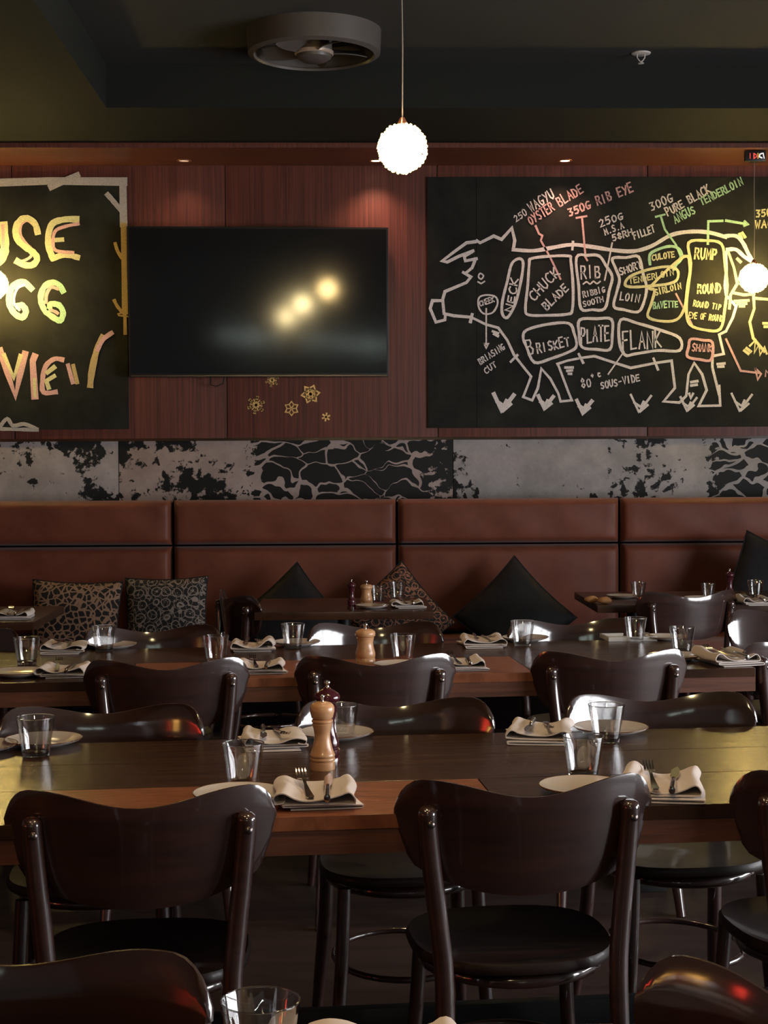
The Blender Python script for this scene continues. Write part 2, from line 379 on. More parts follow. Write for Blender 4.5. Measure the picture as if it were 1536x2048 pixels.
for a, b in zip(xs, xs[1:]):
    obj('back_cushion', pad(a+.006, b-.006, .955, 1.20, .085), M['leather'], bq, smooth=60, loc=(0, .1, 0))
    obj('back_cushion', pad(a+.006, b-.006, .46, .945, .10), M['leather'], bq, smooth=60, loc=(0, .1, 0))
    obj('seat_cushion', B2((a+.006, -.44, .30), (b-.006, .02, .46), .03), M['leather'], bq)
# ------------------------------------------------------------------ television
tv = thing('television', 'large wide black television mounted on the red wood wall', 'television', (0, YW-.02, 0))
a = ony(255, 454, YW-.1); b = ony(777, 752, YW-.1)
obj('casing', B2((a.x, -.082, b.z), (b.x, -.045, a.z), .006), M['plastic'], tv)
obj('screen', B2((a.x+.012, -.084, b.z+.022), (b.x-.012, -.0815, a.z-.012)), M['tv'], tv)
obj('wall_bracket', B2((-.75, -.046, 2.1), (-.2, 0, 2.5), .004), M['iron'], tv)
obj('lower_trim', B2((a.x+.01, -.085, b.z+.004), (b.x-.01, -.0815, b.z+.012)), M['bolt'], tv)
p = ony(432, 762, YW-.05)
tube_ = tube(bmesh.new(), [(p.x-.03, -.05, b.z+.01), (p.x-.03, -.05, p.z-.02), (p.x, -.05, p.z-.03), (p.x+.04, -.05, p.z-.012), (p.x+.05, -.05, b.z+.01)], .004, 6)
obj('cable_loop', tube_, M['plastic'], tv)
# ------------------------------------------------------------------ chalk
FONT = {'A': [[(0,0),(.5,1),(1,0)],[(.2,.4),(.85,.4)]], 'B': [[(0,0),(0,1),(.7,.95),(.8,.75),(.6,.55),(.05,.52)],[(.6,.52),(.95,.3),(.75,.03),(0,0)]],
 'C': [[(1,.9),(.6,1),(.15,.8),(0,.45),(.2,.08),(.6,0),(1,.12)]], 'D': [[(0,0),(0,1),(.6,.9),(1,.5),(.65,.05),(0,0)]],
 'E': [[(.95,1),(.05,1),(0,.5),(.05,0),(1,.03)],[(.05,.52),(.8,.52)]], 'F': [[(.95,1),(.05,1),(0,0)],[(.03,.52),(.75,.55)]],
 'G': [[(.95,.92),(.5,1),(.1,.75),(.02,.35),(.3,.02),(.8,.05),(.98,.4),(.55,.42)]], 'H': [[(0,0),(0,1)],[(1,0),(1,1)],[(0,.5),(1,.52)]],
 'I': [[(.5,0),(.5,1)]], 'K': [[(0,0),(0,1)],[(.95,1),(.05,.45),(1,0)]], 'L': [[(0,1),(.03,0),(.95,.03)]],
 'M': [[(0,0),(.08,1),(.5,.35),(.92,1),(1,0)]], 'N': [[(0,0),(.03,1),(.95,0),(1,1)]], 'O': [[(.5,1),(.12,.82),(0,.45),(.25,.05),(.65,.02),(1,.4),(.9,.82),(.5,1)]],
 'P': [[(0,0),(.03,1),(.75,.95),(.9,.7),(.6,.48),(.05,.45)]], 'R': [[(0,0),(.03,1),(.75,.95),(.88,.72),(.6,.5),(.05,.48)],[(.45,.48),(1,0)]],
 'S': [[(.92,.88),(.5,1),(.1,.85),(.15,.6),(.75,.42),(.92,.2),(.55,0),(.05,.1)]], 'T': [[(0,1),(1,.98)],[(.5,1),(.48,0)]],
 'U': [[(0,1),(.05,.25),(.4,0),(.85,.15),(.98,1)]], 'V': [[(0,1),(.48,0),(1,1)]], 'W': [[(0,1),(.22,0),(.5,.7),(.75,0),(1,1)]],
 'Y': [[(0,1),(.5,.5)],[(1,1),(.3,0)]], '0': [[(.5,1),(.12,.82),(.02,.45),(.25,.03),(.7,.05),(.98,.45),(.85,.85),(.5,1)]],
 '2': [[(.05,.8),(.45,1),(.85,.8),(.7,.5),(.02,.02),(1,.05)]], '3': [[(.1,1),(.9,.95),(.4,.58),(.9,.35),(.6,.02),(.05,.05)]],
 '5': [[(.95,1),(.2,.98),(.12,.58),(.7,.6),(.92,.3),(.55,0),(.05,.06)]], '8': [[(.5,.52),(.12,.75),(.5,1),(.85,.75),(.5,.52),(.08,.22),(.5,0),(.92,.22),(.5,.52)]],
 '-': [[(.1,.45),(.85,.48)]], '.': [[(.4,.05),(.55,.08)]], 'o': [[(.3,1.2),(.1,1.05),(.35,.9),(.55,1.05),(.3,1.2)]], 'c': [[(.9,1.25),(.5,1.3),(.35,1.05),(.6,.85),(.95,.9)]]}
def word_strokes(s, p0, p1, h, slant=.12):
    rnd = random.Random(len(s)*7+ord(s[0])); p0 = Vector(p0); d = Vector(p1)-p0; n = len(s); st_ = d.length/n; d.normalize(); up = Vector((d.y, -d.x))
    out = []
    for i, ch in enumerate(s):
        if ch == ' ' or ch not in FONT: continue
        wd = st_*(.5 if ch == 'I' else .70); k = rnd.uniform(.9, 1.1); off = rnd.uniform(-.04, .04)*h
        for pl in FONT[ch]:
            out.append([tuple(p0+d*(i*st_+wd*x+slant*h*y*.5)+up*(y*h*k+off)) for x, y in pl])
    return out
class Chalk:
    def __init__(s, board, Y, ox, oy, k): s.b, s.Y, s.ox, s.oy, s.k = board, Y, ox, oy, k; s.lift = 0
    def w(s, p): q = ony(s.ox+p[0]/s.k, s.oy+p[1]/s.k, s.Y); return (q.x-s.b.location.x, q.z-s.b.location.z)
    def strokes(s, name, items, m, wd, curve=True, closed=False):
        if name == 'chalk_drawing' and len(items) > 1:
            for it in items: s.strokes(name, [it], m, wd, curve, closed)
            return
        bm = bmesh.new(); W = wd*1.12/s.k*YW/F
        for it in items:
            pl = catmull(it, 4, closed) if curve and len(it) > 2 else it
            ribbon(bm, [s.w(p) for p in pl], W, closed=closed)
        s.lift += 1
        o = obj(name, bm, m, s.b, smooth=0); o.location = (0, -.0006-(s.lift % 7)*.0004, 0); return o
    def word(s, t, p0, p1, h, m='cw', wd=7): return s.strokes('chalk_lettering', word_strokes(t, p0, p1, h*.88), M[m], wd*.74, curve=False)
random.seed(4)
BYf = YW-.02-.014
def board(name, label, px0, px1, py0, py1, splits):
    a = ony(px0, py0, BYf); b = ony(px1, py1, BYf)
    o = thing(name, label, 'chalkboard', (a.x, BYf, b.z))
    e = [a.x]+[ony(x, 600, BYf).x for x in splits]+[b.x]
    for q0, q1 in zip(e, e[1:]): obj('board_panel', B2((q0-a.x+.001, 0, 0), (q1-a.x-.001, .014, a.z-b.z), .001), M['board'], o, smooth=0)
    return o
rb = board('chalkboard', 'wide black chalkboard with a chalk cow diagram of beef cuts, right of the television', 854, 1760, 354, 852, [953])
ck = Chalk(rb, BYf, 840, 300, 2.207)
body = [[(410,440),(500,445),(580,432),(670,418),(760,428),(850,442),(940,447),(1020,425),(1110,375),(1200,360),(1280,365),(1350,385)],
        [(1350,380),(1395,380),(1425,410),(1450,460),(1468,490)], [(1355,440),(1395,440),(1430,470),(1460,490)]]
ck.strokes('chalk_drawing', body, M['cw'], 15)
ck.strokes('chalk_drawing', [[(412,435),(418,400),(405,345),(360,395),(325,380),(265,410),(250,400)], [(245,405),(205,410),(150,450),(98,490),(120,495),(170,470),(235,445)],
    [(230,450),(195,470),(200,490),(250,480)], [(245,480),(230,520),(200,545),(225,560),(205,585),(110,625),(100,660),(105,715)],
    [(95,665),(55,665),(45,700),(70,760),(110,750),(112,725)], [(105,722),(150,732),(225,738)], [(190,540),(215,555)], [(230,725),(222,760)]], M['cw'], 12, curve=False)
ck.strokes('chalk_drawing', [[(225,738),(290,770),(345,785),(385,840),(415,905)], [(415,905),(450,950),(490,1000),(475,1040),(455,1090),(495,1105),(520,1050),(535,965),(575,1010),(610,1075),(620,1110),(670,1105),(655,1070),(610,950)],
    [(605,945),(650,930),(710,918),(770,910),(830,930),(930,962),(1040,940),(1110,930),(1125,1050),(1075,1110),(1145,1115),(1175,1085),(1185,990),(1210,940),(1245,990),(1265,1060),(1230,1130),(1325,1128),(1320,1040)],
    [(1320,1080),(1290,960),(1290,910),(1340,900),(1320,815),(1350,800)], [(1350,800),(1380,740),(1395,690),(1350,640),(1345,600),(1352,530),(1350,450)],
    [(400,935),(430,905)], [(700,900),(720,940)], [(675,405),(672,440)], [(1030,920),(1050,970)], [(640,960),(675,960)], [(648,975),(672,973)], [(655,988),(668,988)],
    [(320,800),(345,810)], [(325,812),(345,822)], [(1195,1025),(1225,1020)], [(1195,1040),(1222,1036)], [(1312,945),(1345,942)], [(1315,957),(1340,955)], [(1188,1075),(1195,1095),(1205,1075)]], M['cw'], 10, curve=False)
boxes = {'cw': [[(415,490),(440,480),(455,500),(445,580),(420,680),(385,740),(362,720),(365,660),(385,580),(400,515)],
    [(490,480),(560,470),(655,468),(665,490),(675,600),(672,705),(650,725),(560,730),(480,728),(465,700),(475,600),(482,500)],
    [(690,475),(740,465),(790,468),(820,510),(848,560),(835,620),(815,700),(760,705),(710,700),(700,600)],
    [(470,795),(560,770),(655,765),(680,810),(690,865),(660,890),(580,920),(505,938),(470,870),(455,830)],
    [(705,750),(780,745),(845,748),(848,820),(838,880),(780,880),(715,870),(702,810)],
    [(885,750),(960,765),(1060,795),(1145,830),(1145,885),(1050,885),(950,900),(905,905),(880,850)],
    [(850,478),(910,475),(965,472),(985,550),(1000,610),(985,680),(960,715),(900,705),(855,690),(870,620),(880,570),(862,520)]],
  'cy': [[(905,595),(925,560),(1000,530),(1090,515),(1135,530),(1135,570),(1100,590),(1020,600),(940,605)],
    [(1185,410),(1260,400),(1330,415),(1345,500),(1355,600),(1345,700),(1325,790),(1260,795),(1190,770),(1175,700),(1185,600),(1195,500)],
    [(1165,470),(1190,520),(1180,600),(1165,700),(1130,750),(1060,755),(1005,735),(1020,680),(1035,620),(1020,600)]],
  'cp': [[(1195,835),(1250,840),(1290,850),(1285,925),(1235,925),(1180,912),(1185,870)]],
  'cg': [[(1015,505),(1015,460),(1060,435),(1110,425),(1145,440),(1155,480),(1110,520)]]}
for k, items in boxes.items(): 
    for it in items: ck.strokes('chalk_drawing', [it], M[k], 11, closed=(k != 'cg'), curve=True)
ck.strokes('chalk_drawing', [[(300,640),(335,650),(342,680),(320,718),(280,722),(258,690),(262,650)]], M['cw'], 7, closed=True)
ck.strokes('chalk_drawing', [[(265,545),(280,555),(270,570),(258,560)]], M['cw'], 6, closed=True)
ck.strokes('chalk_drawing', [[(255,582),(270,590),(285,580)], [(292,700),(292,860)], [(282,855),(292,875),(302,855),(282,855)], [(830,990),(900,890)], [(848,410),(835,480),(815,575)]], M['cw'], 6, curve=False)
ck.strokes('chalk_drawing', [[(510,335),(525,370),(540,378),(533,400),(550,430),(575,475),(620,570)], [(690,300),(735,292)], [(715,300),(730,470)], [(728,470),(738,488)], [(1350,835),(1415,975),(1500,985)], [(1480,965),(1505,988),(1490,1015),(1480,965)], [(1130,635),(1200,770)]], M['cp'], 8, curve=False)
ck.strokes('chalk_drawing', [[(1040,295),(1080,285)], [(1062,292),(1080,350),(1130,420),(1150,470),(1120,530)]], M['cg'], 8, curve=False)
ck.strokes('chalk_drawing', [[(1270,415),(1272,315),(1335,313)], [(1350,312),(1445,328)], [(1432,315),(1445,328),(1430,335)]], M['cg'], 10, curve=False)
ck.strokes('chalk_drawing', [[(1360,450),(1385,520),(1400,590),(1370,640),(1365,700)], [(1410,370),(1420,390)], [(1422,365),(1435,385)], [(1470,620),(1475,700),(1455,760),(1470,830),(1520,890)], [(1380,630),(1430,640),(1475,635)],
   [(1388,668),(1450,664)], [(1400,680),(1440,678)], [(1410,690),(1430,690)], [(1515,765),(1560,765)], [(1520,780),(1555,780)], [(1400,480),(1415,495)], [(1430,885),(1450,900)], [(1440,875),(1460,890)], [(1480,655),(1540,660)]], M['cy'], 11, curve=False)
ck.strokes('chalk_drawing', [[(1455,865),(1480,840),(1475,895),(1495,860),(1500,905),(1520,870),(1530,900)]], M['cy'], 8, curve=False)
for gx, gy, s_ in ((370,1150,1.0), (555,1140,.75), (725,1160,.75), (975,1155,1.0), (1185,1150,.8), (1420,1150,1.0)):
    ck.strokes('chalk_drawing', [[(gx-45*s_,gy-75*s_),(gx-10*s_,gy),(gx,gy-10),(gx+45*s_,gy-70*s_)], [(gx-30*s_,gy-40*s_),(gx,gy-20*s_),(gx+12*s_,gy-45*s_)], [(gx-5,gy),(gx+30*s_,gy-30*s_)]], M['cw'], 15 if gx < 800 else 9, curve=False)
for t, p0, p1, h, m_, w_ in (('250', (425,318), (480,282), 32, 'cw', 6), ('WAGYU', (492,275), (602,205), 46, 'cw', 7), ('OYSTER', (490,332), (600,262), 44, 'cp', 7), ('BLADE', (618,250), (728,182), 46, 'cp', 7),
    ('350G', (660,292), (762,252), 38, 'cp', 8), ('RIB EYE', (785,245), (948,180), 46, 'cp', 8), ('250G', (797,340), (905,300), 34, 'cw', 7), ('M.S.A', (818,376), (905,342), 30, 'cw', 7), ('58RH', (852,402), (945,372), 30, 'cw', 7),
    ('FILLET', (947,395), (1042,360), 34, 'cw', 7), ('300G', (1022,268), (1125,222), 42, 'cw', 7), ('PURE BLACK', (1095,292), (1288,182), 40, 'cw', 7), ('ANGUS', (1128,325), (1222,275), 40, 'cg', 7), ('TENDERLOIN', (1244,245), (1432,148), 36, 'cg', 7),
    ('NECK', (408,715), (436,560), 36, 'cw', 8), ('CHUCK', (505,668), (625,540), 50, 'cw', 8), ('BLADE', (560,708), (662,610), 40, 'cw', 8), ('RIB', (712,570), (805,560), 60, 'cw', 8), ('RIBBIG', (722,652), (822,625), 28, 'cw', 6), ('SOOTH', (722,692), (815,668), 26, 'cw', 6),
    ('SHORT', (885,552), (985,518), 34, 'cw', 7), ('LOIN', (882,662), (972,672), 36, 'cw', 7), ('CULOTE', (1025,488), (1128,472), 28, 'cy', 7), ('TENDERLOIN', (925,592), (1125,550), 28, 'cy', 6), ('SIRLOIN', (1040,642), (1158,610), 30, 'cy', 7), ('BAVETTE', (1030,700), (1142,692), 30, 'cg', 7),
    ('RUMP', (1212,480), (1315,482), 50, 'cy', 9), ('ROUND', (1225,632), (1332,630), 46, 'cy', 9), ('ROUND TIP', (1205,690), (1330,706), 28, 'cy', 6), ('EYE OF ROUND', (1185,742), (1338,758), 28, 'cy', 6), ('CHEEK', (266,690), (332,668), 26, 'cw', 6),
    ('B', (478,905), (515,895), 78, 'cw', 8), ('RISKET', (520,898), (668,862), 46, 'cw', 8), ('PLATE', (712,852), (842,842), 72, 'cw', 9), ('FLANK', (895,885), (1075,870), 88, 'cw', 9), ('SHANK', (1200,886), (1292,892), 36, 'cp', 7),
    ('80oc', (715,1052), (810,1028), 44, 'cw', 7), ('SOUS-VIDE', (800,1055), (975,1018), 34, 'cw', 7), ('BRIASING', (268,948), (380,875), 30, 'cw', 6), ('CUT', (292,988), (345,952), 28, 'cw', 6), ('350G', (1484,296), (1580,286), 36, 'cy', 8), ('WAGYU', (1480,346), (1620,340), 38, 'cy', 8), ('N', (1524,1000), (1560,1000), 32, 'cp', 7)):
    ck.word(t, p0, p1, h, m_, w_)
ck.strokes('chalk_drawing', [[(720,592),(735,582),(750,592),(765,580),(780,590),(795,580)]], M['cw'], 6)
# left board
lb = board('chalkboard', 'black chalkboard with big chalk letters in a drawn stick frame, left of the television', -230, 258, 356, 858, [])
cl_ = Chalk(lb, BYf, 0, 280, 3.072)
def cs(items, m_, wd, curve=True): cl_.strokes('chalk_drawing', items, M[m_], wd, curve)
cs([[(-300,268),(0,262),(300,252),(765,256)]], 'cs', 44, False); cs([[(755,250),(757,380),(760,520)]], 'cs', 40, False)
cs([[(760,520),(764,800),(768,1060)]], 'co', 32, False); cs([[(768,1060),(770,1190)]], 'co', 18, False)
cs([[(310,292),(440,232),(480,215)]], 'cs', 30, False); cs([[(660,335),(700,380),(748,438)]], 'cs', 28)
cs([[(708,635),(722,680),(748,725)]], 'co', 18); cs([[(702,985),(720,1020),(748,1055)]], 'co', 18); cs([[(725,1070),(780,1050)], [(730,1078),(785,1085)]], 'co', 9, False)
def cs2(items, m_, wd, curve=True): cl_.strokes('chalk_lettering', items, M[m_], wd, curve)
cs2([[(20,520),(30,640),(22,710),(-10,750),(-60,740),(-90,680),(-85,530)]], 'cy', 46)
cs2([[(18,525),(20,640),(10,705)]], 'cp', 18)
cs2([[(232,570),(218,520),(180,484),(135,486),(104,525),(98,580),(122,630),(170,668),(215,700),(228,735),(200,768),(150,768),(105,745)]], 'cy', 34)
cs2([[(232,545),(200,515),(165,495),(130,520),(125,580),(160,635),(195,672),(190,715),(150,740),(110,748)]], 'cp', 16)
cs2([[(475,488),(400,488),(325,512),(298,580),(298,650),(325,728)]], 'cy', 34); cs2([[(300,618),(385,612)]], 'cy', 24, False); cs2([[(325,728),(400,705),(480,722)]], 'cy', 30)
cs2([[(482,515),(400,532),(340,560),(326,625),(345,680),(450,692)]], 'cp', 18)
cs2([[(195,915),(150,875),(105,880),(64,925),(58,1000),(85,1060),(135,1090),(160,1055),(140,1018),(108,1020)]], 'cg', 34); cs2([[(150,890),(110,910),(88,960),(90,1010),(120,1045)]], 'cw', 14)
cs2([[(388,930),(360,888),(315,876),(268,908),(250,980),(275,1045),(320,1085),(370,1108),(388,1060),(362,1015),(312,1008),(305,1035)]], 'cg', 32)
cs2([[(355,915),(315,905),(288,945),(282,1000)], [(310,1045),(340,1055),(355,1065)]], 'cp', 18)
cs2([[(0,1290),(45,1425),(95,1572),(125,1430),(155,1310)]], 'cp', 36, False); cs2([[(25,1320),(85,1460),(128,1325)]], 'cy', 26, False)
cs2([[(202,1372),(208,1470),(215,1580)]], 'cp', 36, False); cs2([[(205,1350),(215,1325)]], 'cp', 34, False); cs2([[(212,1470),(216,1575)]], 'cy', 18, False)
cs2([[(385,1350),(335,1345),(282,1388),(262,1470),(268,1550),(345,1548)]], 'cp', 26); cs2([[(335,1395),(290,1430)], [(335,1450),(285,1480),(300,1525)]], 'cy', 24, False)
cs2([[(418,1382),(448,1492)]], 'cp', 22, False); cs2([[(450,1385),(475,1492)]], 'co', 22, False)
cs2([[(555,1510),(565,1420),(595,1290),(632,1210)]], 'co', 34); cs2([[(600,1290),(635,1225),(688,1185)]], 'cp', 24)
cs([[(0,1762),(45,1712),(80,1755),(150,1745),(225,1775)], [(0,1775),(120,1778),(230,1780)]], 'cs', 20)
# ------------------------------------------------------------------ snowflakes
def flake(px, py, dia, label, style, m_='gold'):
    c = ony(px, py, YW-.024); r = dia/2*YW/F; bm = bmesh.new(); s = r*.13
    for k in range(6):
        a = R(60*k+(8 if style == 1 else 90 if style == 2 else 20)); d = (math.cos(a), math.sin(a)); q = (math.cos(a+R(30)), math.sin(a+R(30)))
        q2 = (math.cos(a-R(30)), math.sin(a-R(30)))
        if style == 0:
            ribbon(bm, [(0, 0), (d[0]*r, d[1]*r)], s*1.2, .002); ribbon(bm, [(0, 0), (q[0]*r*.7, q[1]*r*.7)], s, .002)
            for t in (.5, .8):
                p0 = Vector(d)*r*t
                for qq in (q, q2): ribbon(bm, [tuple(p0), tuple(p0+Vector(qq)*r*.22)], s, .002)
        elif style in (1, 2):
            e = Vector(d)*r; i1 = Vector(q)*r*.66; i2 = Vector(q2)*r*.66
            ribbon(bm, [tuple(i1), tuple(e), tuple(i2)], s*1.3, .002); ribbon(bm, [(0, 0), tuple(i1)], s*1.2, .002)
            if style == 1: ribbon(bm, [tuple(i1*.6), tuple(e*.6), tuple(i2*.6)], s, .002); ribbon(bm, [(0, 0), tuple(e*.6)], s, .002)
        else:
            ribbon(bm, [(0, 0), (d[0]*r*.9, d[1]*r*.9)], s*3, .002)
    o = obj('snowflake_ornament', bm, M[m_], smooth=0, loc=(c.x, YW-.0222, c.z)); tag(o, label, 'ornament', 'gold snowflakes under the television')
flake(512, 810, 34, 'gold snowflake with spiky branched arms, leftmost on the red wall under the television', 0)
flake(544, 760, 26, 'small gold snowflake half hidden right under the television edge', 0)
flake(583, 817, 28, 'copper outlined six-petal snowflake, middle low one on the wall under the television', 2)
flake(621, 788, 36, 'largest gold star-shaped snowflake, below the television to the right', 1)
flake(652, 834, 17, 'tiny gold snowflake, lowest and rightmost of those under the television', 3)
# ------------------------------------------------------------------ ceiling fixtures
def pendant(px, py, Y, r, top, label):
    c = ony(px, py, Y); t = thing('pendant_lamp', label, 'lamp', c, 0, 'crystal ball pendant lamps')
    core = obj('bulb', bmesh.new() if False else (lambda b: (bmesh.ops.create_icosphere(b, subdivisions=3, radius=r*.8), b)[1])(bmesh.new()), M['lampcore' if Y < 6 else 'lampcore_side'], t, smooth=60)
    bm = bmesh.new(); n = 330
    for i in range(n):
        z = 1-2*(i+.5)/n; a = i*2.399963; q = math.sqrt(1-z*z); rr = r*random.uniform(.93, 1.0)
        bmesh.ops.create_icosphere(bm, subdivisions=1, radius=r*.075, matrix=Matrix.Translation((q*math.cos(a)*rr, q*math.sin(a)*rr, z*rr)))
    tag(obj('crystal_beads', bm, M['lampbead'], t, smooth=0), kind='stuff')
    h = top-c.z
    obj('cord', tube(bmesh.new(), [(0, 0, r), (0.002, 0, r+h*.3), (-.001, 0, h*.7), (0, 0, h)], .0022, 6), M['cord'], t)
    obj('cap', lathe([(0, r+.02), (.008, r+.02), (.016, r+.004), (.02, r-.006), (0, r-.006)], 16), M['copper'], t)
    obj('ceiling_rose', lathe([(0, h-.03), (.03, h-.03), (.045, h-.008), (.045, h), (0, h)], 20), M['plastic'], t)
    return t
pendant(805, 297, 5.27, .083, Z2, 'glowing crystal ball pendant hanging high in the middle above the television')
pendant(1508, 556, 8.62, .082, SZ, 'glowing crystal ball pendant at the right edge before the cow drawing')
pendant(-14, 569, 8.62, .082, SZ, 'glowing crystal ball pendant cut by the left edge before the left chalkboard')
TVP = ony(655, 578, YW-.104); LMP = ony(805, 297, 5.27); EYEV = Vector((0, 0, EYE))
tvn = ((EYEV-TVP).normalized()+(LMP-TVP).normalized()).normalized()      # the set hangs slightly turned: its screen normal
tv.rotation_euler = (-math.asin(-tvn.z)*1, 0, math.atan2(tvn.x, -tvn.y)) if False else (Vector((0, -1, 0)).rotation_difference(tvn)).to_euler()
_mid = Vector((-.48, 0, 2.32)); _r = tv.rotation_euler.to_matrix(); tv.location = Vector((0, YW-.035, 0)) + _mid - _r @ _mid
def refl(px, py, Y):                                                   # point at depth Y seen at (px, py) in the screen
    d = ray(px, py); k = (TVP-EYEV).dot(tvn)/d.dot(tvn); q = EYEV+d*k; r = d-2*d.dot(tvn)*tvn
    return q+r*((Y-q.y)/r.y)
for px, py, Y, lb_ in ((605, 608, 3.0, 'middle'), (572, 634, 1.0, 'lowest')):
    c = refl(px, py, Y)
    t = thing('pendant_lamp', 'glowing crystal pendant seen only as the %s reflection in the dark television' % lb_, 'lamp', c, 0, 'crystal ball pendant lamps')
    bm = bmesh.new(); bmesh.ops.create_icosphere(bm, subdivisions=3, radius=.066); obj('bulb', bm, M['lampcore_far'], t, smooth=60)
    obj('cord', tube(bmesh.new(), [(0, 0, .06), (0, 0, Z2-c.z)], .003, 6), M['cord'], t)
v0 = refl(425, 667, -3); v1 = refl(780, 692, -3)
sl = thing('string_light', 'row of tiny white lights reflected low in the television screen', 'string light', (v0.x, -3, v0.z))
bm = bmesh.new(); n = 44; rnd = random.Random(2)
obj('wire', tube(bmesh.new(), [(0, 0, .02), (v1.x-v0.x, 0, v1.z-v0.z+.02)], .004, 6), M['cord'], sl)
for i in range(n):
    if rnd.random() < .25: continue
    t_ = i/(n-1); bmesh.ops.create_icosphere(bm, subdivisions=1, radius=rnd.choice((.009, .012, .018)), matrix=Matrix.Translation(((v1.x-v0.x)*t_, 0, (v1.z-v0.z)*t_-.02*math.sin(3*PI*t_)*.5)))
tag(obj('bulbs', bm, M['led_dot'], sl, smooth=0), kind='stuff')
for px, lbl, e, lens in ((368, 'recessed downlight in the wood soffit above the television left half, dimmest', 2.0, 'dl_lens_dim'), (752, 'recessed downlight in the wood soffit beside the central pendant', 9, 'dl_lens'), (1130, 'recessed downlight in the wood soffit above the cow chalkboard', 9, 'dl_lens')):
    c = onz(px, 321, SZ); t = thing('downlight', lbl, 'downlight', c, 0, 'soffit downlights')
    obj('trim_ring', lathe([(.030, -.004), (.040, -.004), (.042, 0), (.028, 0)], 24, close=True), M['copper'], t)
    obj('lens', lathe([(0, -.002), (.026, -.002), (.026, .0), (0, .0)], 20), M[lens], t)
    l = bpy.data.lights.new('downlight_beam', 'SPOT'); l.energy = e*1.9; l.color = (1, .55, .36); l.spot_size = R(110); l.spot_blend = 1; l.shadow_soft_size = .03
    lo = bpy.data.objects.new('downlight_beam', l); C.objects.link(lo); lo.location = (0, 0, -.012); lo.parent = t
for i, (x, y) in enumerate(((-.75, 2.2), (.8, 2.3), (0, 4.9))):          # warm spots over the tables, above the frame
    t = thing('downlight', 'warm ceiling spot above the tables out of frame, %s' % ('left', 'right', 'rear')[i], 'downlight', (x, y, Z2), 0, 'ceiling spots over the tables')
    obj('trim_ring', lathe([(.045, -.006), (.06, -.006), (.062, 0), (.042, 0)], 24, close=True), M['plastic'], t)
    obj('lens', lathe([(0, -.003), (.04, -.003), (.04, .0), (0, .0)], 20), M['dl_lens'], t)
    l = bpy.data.lights.new('downlight_beam', 'SPOT'); l.energy = SPOT; l.color = (1, .6, .38); l.spot_size = R(95); l.spot_blend = 1; l.shadow_soft_size = .035
    lo = bpy.data.objects.new('downlight_beam', l); C.objects.link(lo); lo.location = (0, 0, -.012); lo.parent = t
# round ceiling fan
c = onz(628, 62, Z2)
t = thing('ceiling_fan', 'dark round caged fan fixed on the black ceiling above the television', 'fan', c)
obj('shroud', lathe([(.27, -.11), (.295, -.10), (.30, 0), (.29, 0), (.285, -.095), (.265, -.1)], 48, close=True), M['fan_metal'], t)
obj('hub', lathe([(0, -.135), (.05, -.135), (.075, -.12), (.08, -.10), (.08, 0), (0, 0)], 32), M['fan_metal'], t)
obj('hub_rim', lathe([(.081, -.108), (.087, -.104), (.087, -.092), (.081, -.088)], 32, close=True), M['fan_rim'], t)
for k in range(5):
    a = 2*PI*k/5+.3; bm = bmesh.new(); V = []
    for i in range(7):
        rr = .08+.16*i/6; wd = .035+.05*math.sin(PI*min(1, i/6*.8+.15))
        V.append([bm.verts.new((rr, s*wd*.6, -.085+s*.02+dz)) for s in (-1, 1) for dz in (0, .004)])
    for p_, q_ in zip(V, V[1:]):
        for i, j in ((0, 2), (2, 3), (3, 1), (1, 0)): bm.faces.new((p_[i], p_[j], q_[j], q_[i]))
    bm.faces.new([V[-1][i] for i in (0, 2, 3, 1)]); bm.faces.new([V[0][i] for i in (0, 2, 3, 1)])
    obj('blade', bm, M['fan_metal'], t, rot=(0, 0, a))
# sprinkler
c = onz(1282, 106, Z2); t = thing('fire_sprinkler', 'small white fire sprinkler on the black ceiling at upper right', 'sprinkler', c)
obj('plate', lathe([(0, -.006), (.035, -.008), (.045, -.004), (.046, 0), (0, 0)], 28), M['white_metal'], t)
for s in (-1, 1): obj('arm', tube(bmesh.new(), [(s*.018, 0, -.006), (s*.018, 0, -.022), (s*.008, 0, -.036), (0, 0, -.042)], .0028, 6), M['white_metal'], t)
obj('deflector', lathe([(0, -.050), (.014, -.050), (.014, -.047), (.004, -.046), (.004, -.04), (0, -.04)], 16), M['white_metal'], t)
# lit sign hanging at the soffit
c = ony(1510, 322, 8.45); t = thing('led_sign', 'small black lit display with red, yellow and white characters under the soffit', 'sign', (c.x, 8.45, SZ))
obj('housing', B((0, 0, -.031), (.118, .03, .058), .012), M['plastic'], t)
for pts, m_, wd in (([(-.031, -.017), (-.031, -.045)], 'led_red', .003), ([(-.010, -.018), (-.010, -.045)], 'led_red', .006), ([(-.012, -.018), (.002, -.024), (.004, -.036), (-.01, -.045)], 'led_red', .004), ([(.012, -.017), (.012, -.045)], 'led_yel', .004),
                  ([(.034, -.018), (.022, -.022), (.02, -.036), (.034, -.042)], 'led_wht', .006), ([(.040, -.016), (.046, -.044)], 'led_wht', .005)):
    bm = bmesh.new(); ribbon(bm, pts, wd, .001); obj('character', bm, M[m_], t, smooth=0, loc=(0, -.0155, 0))
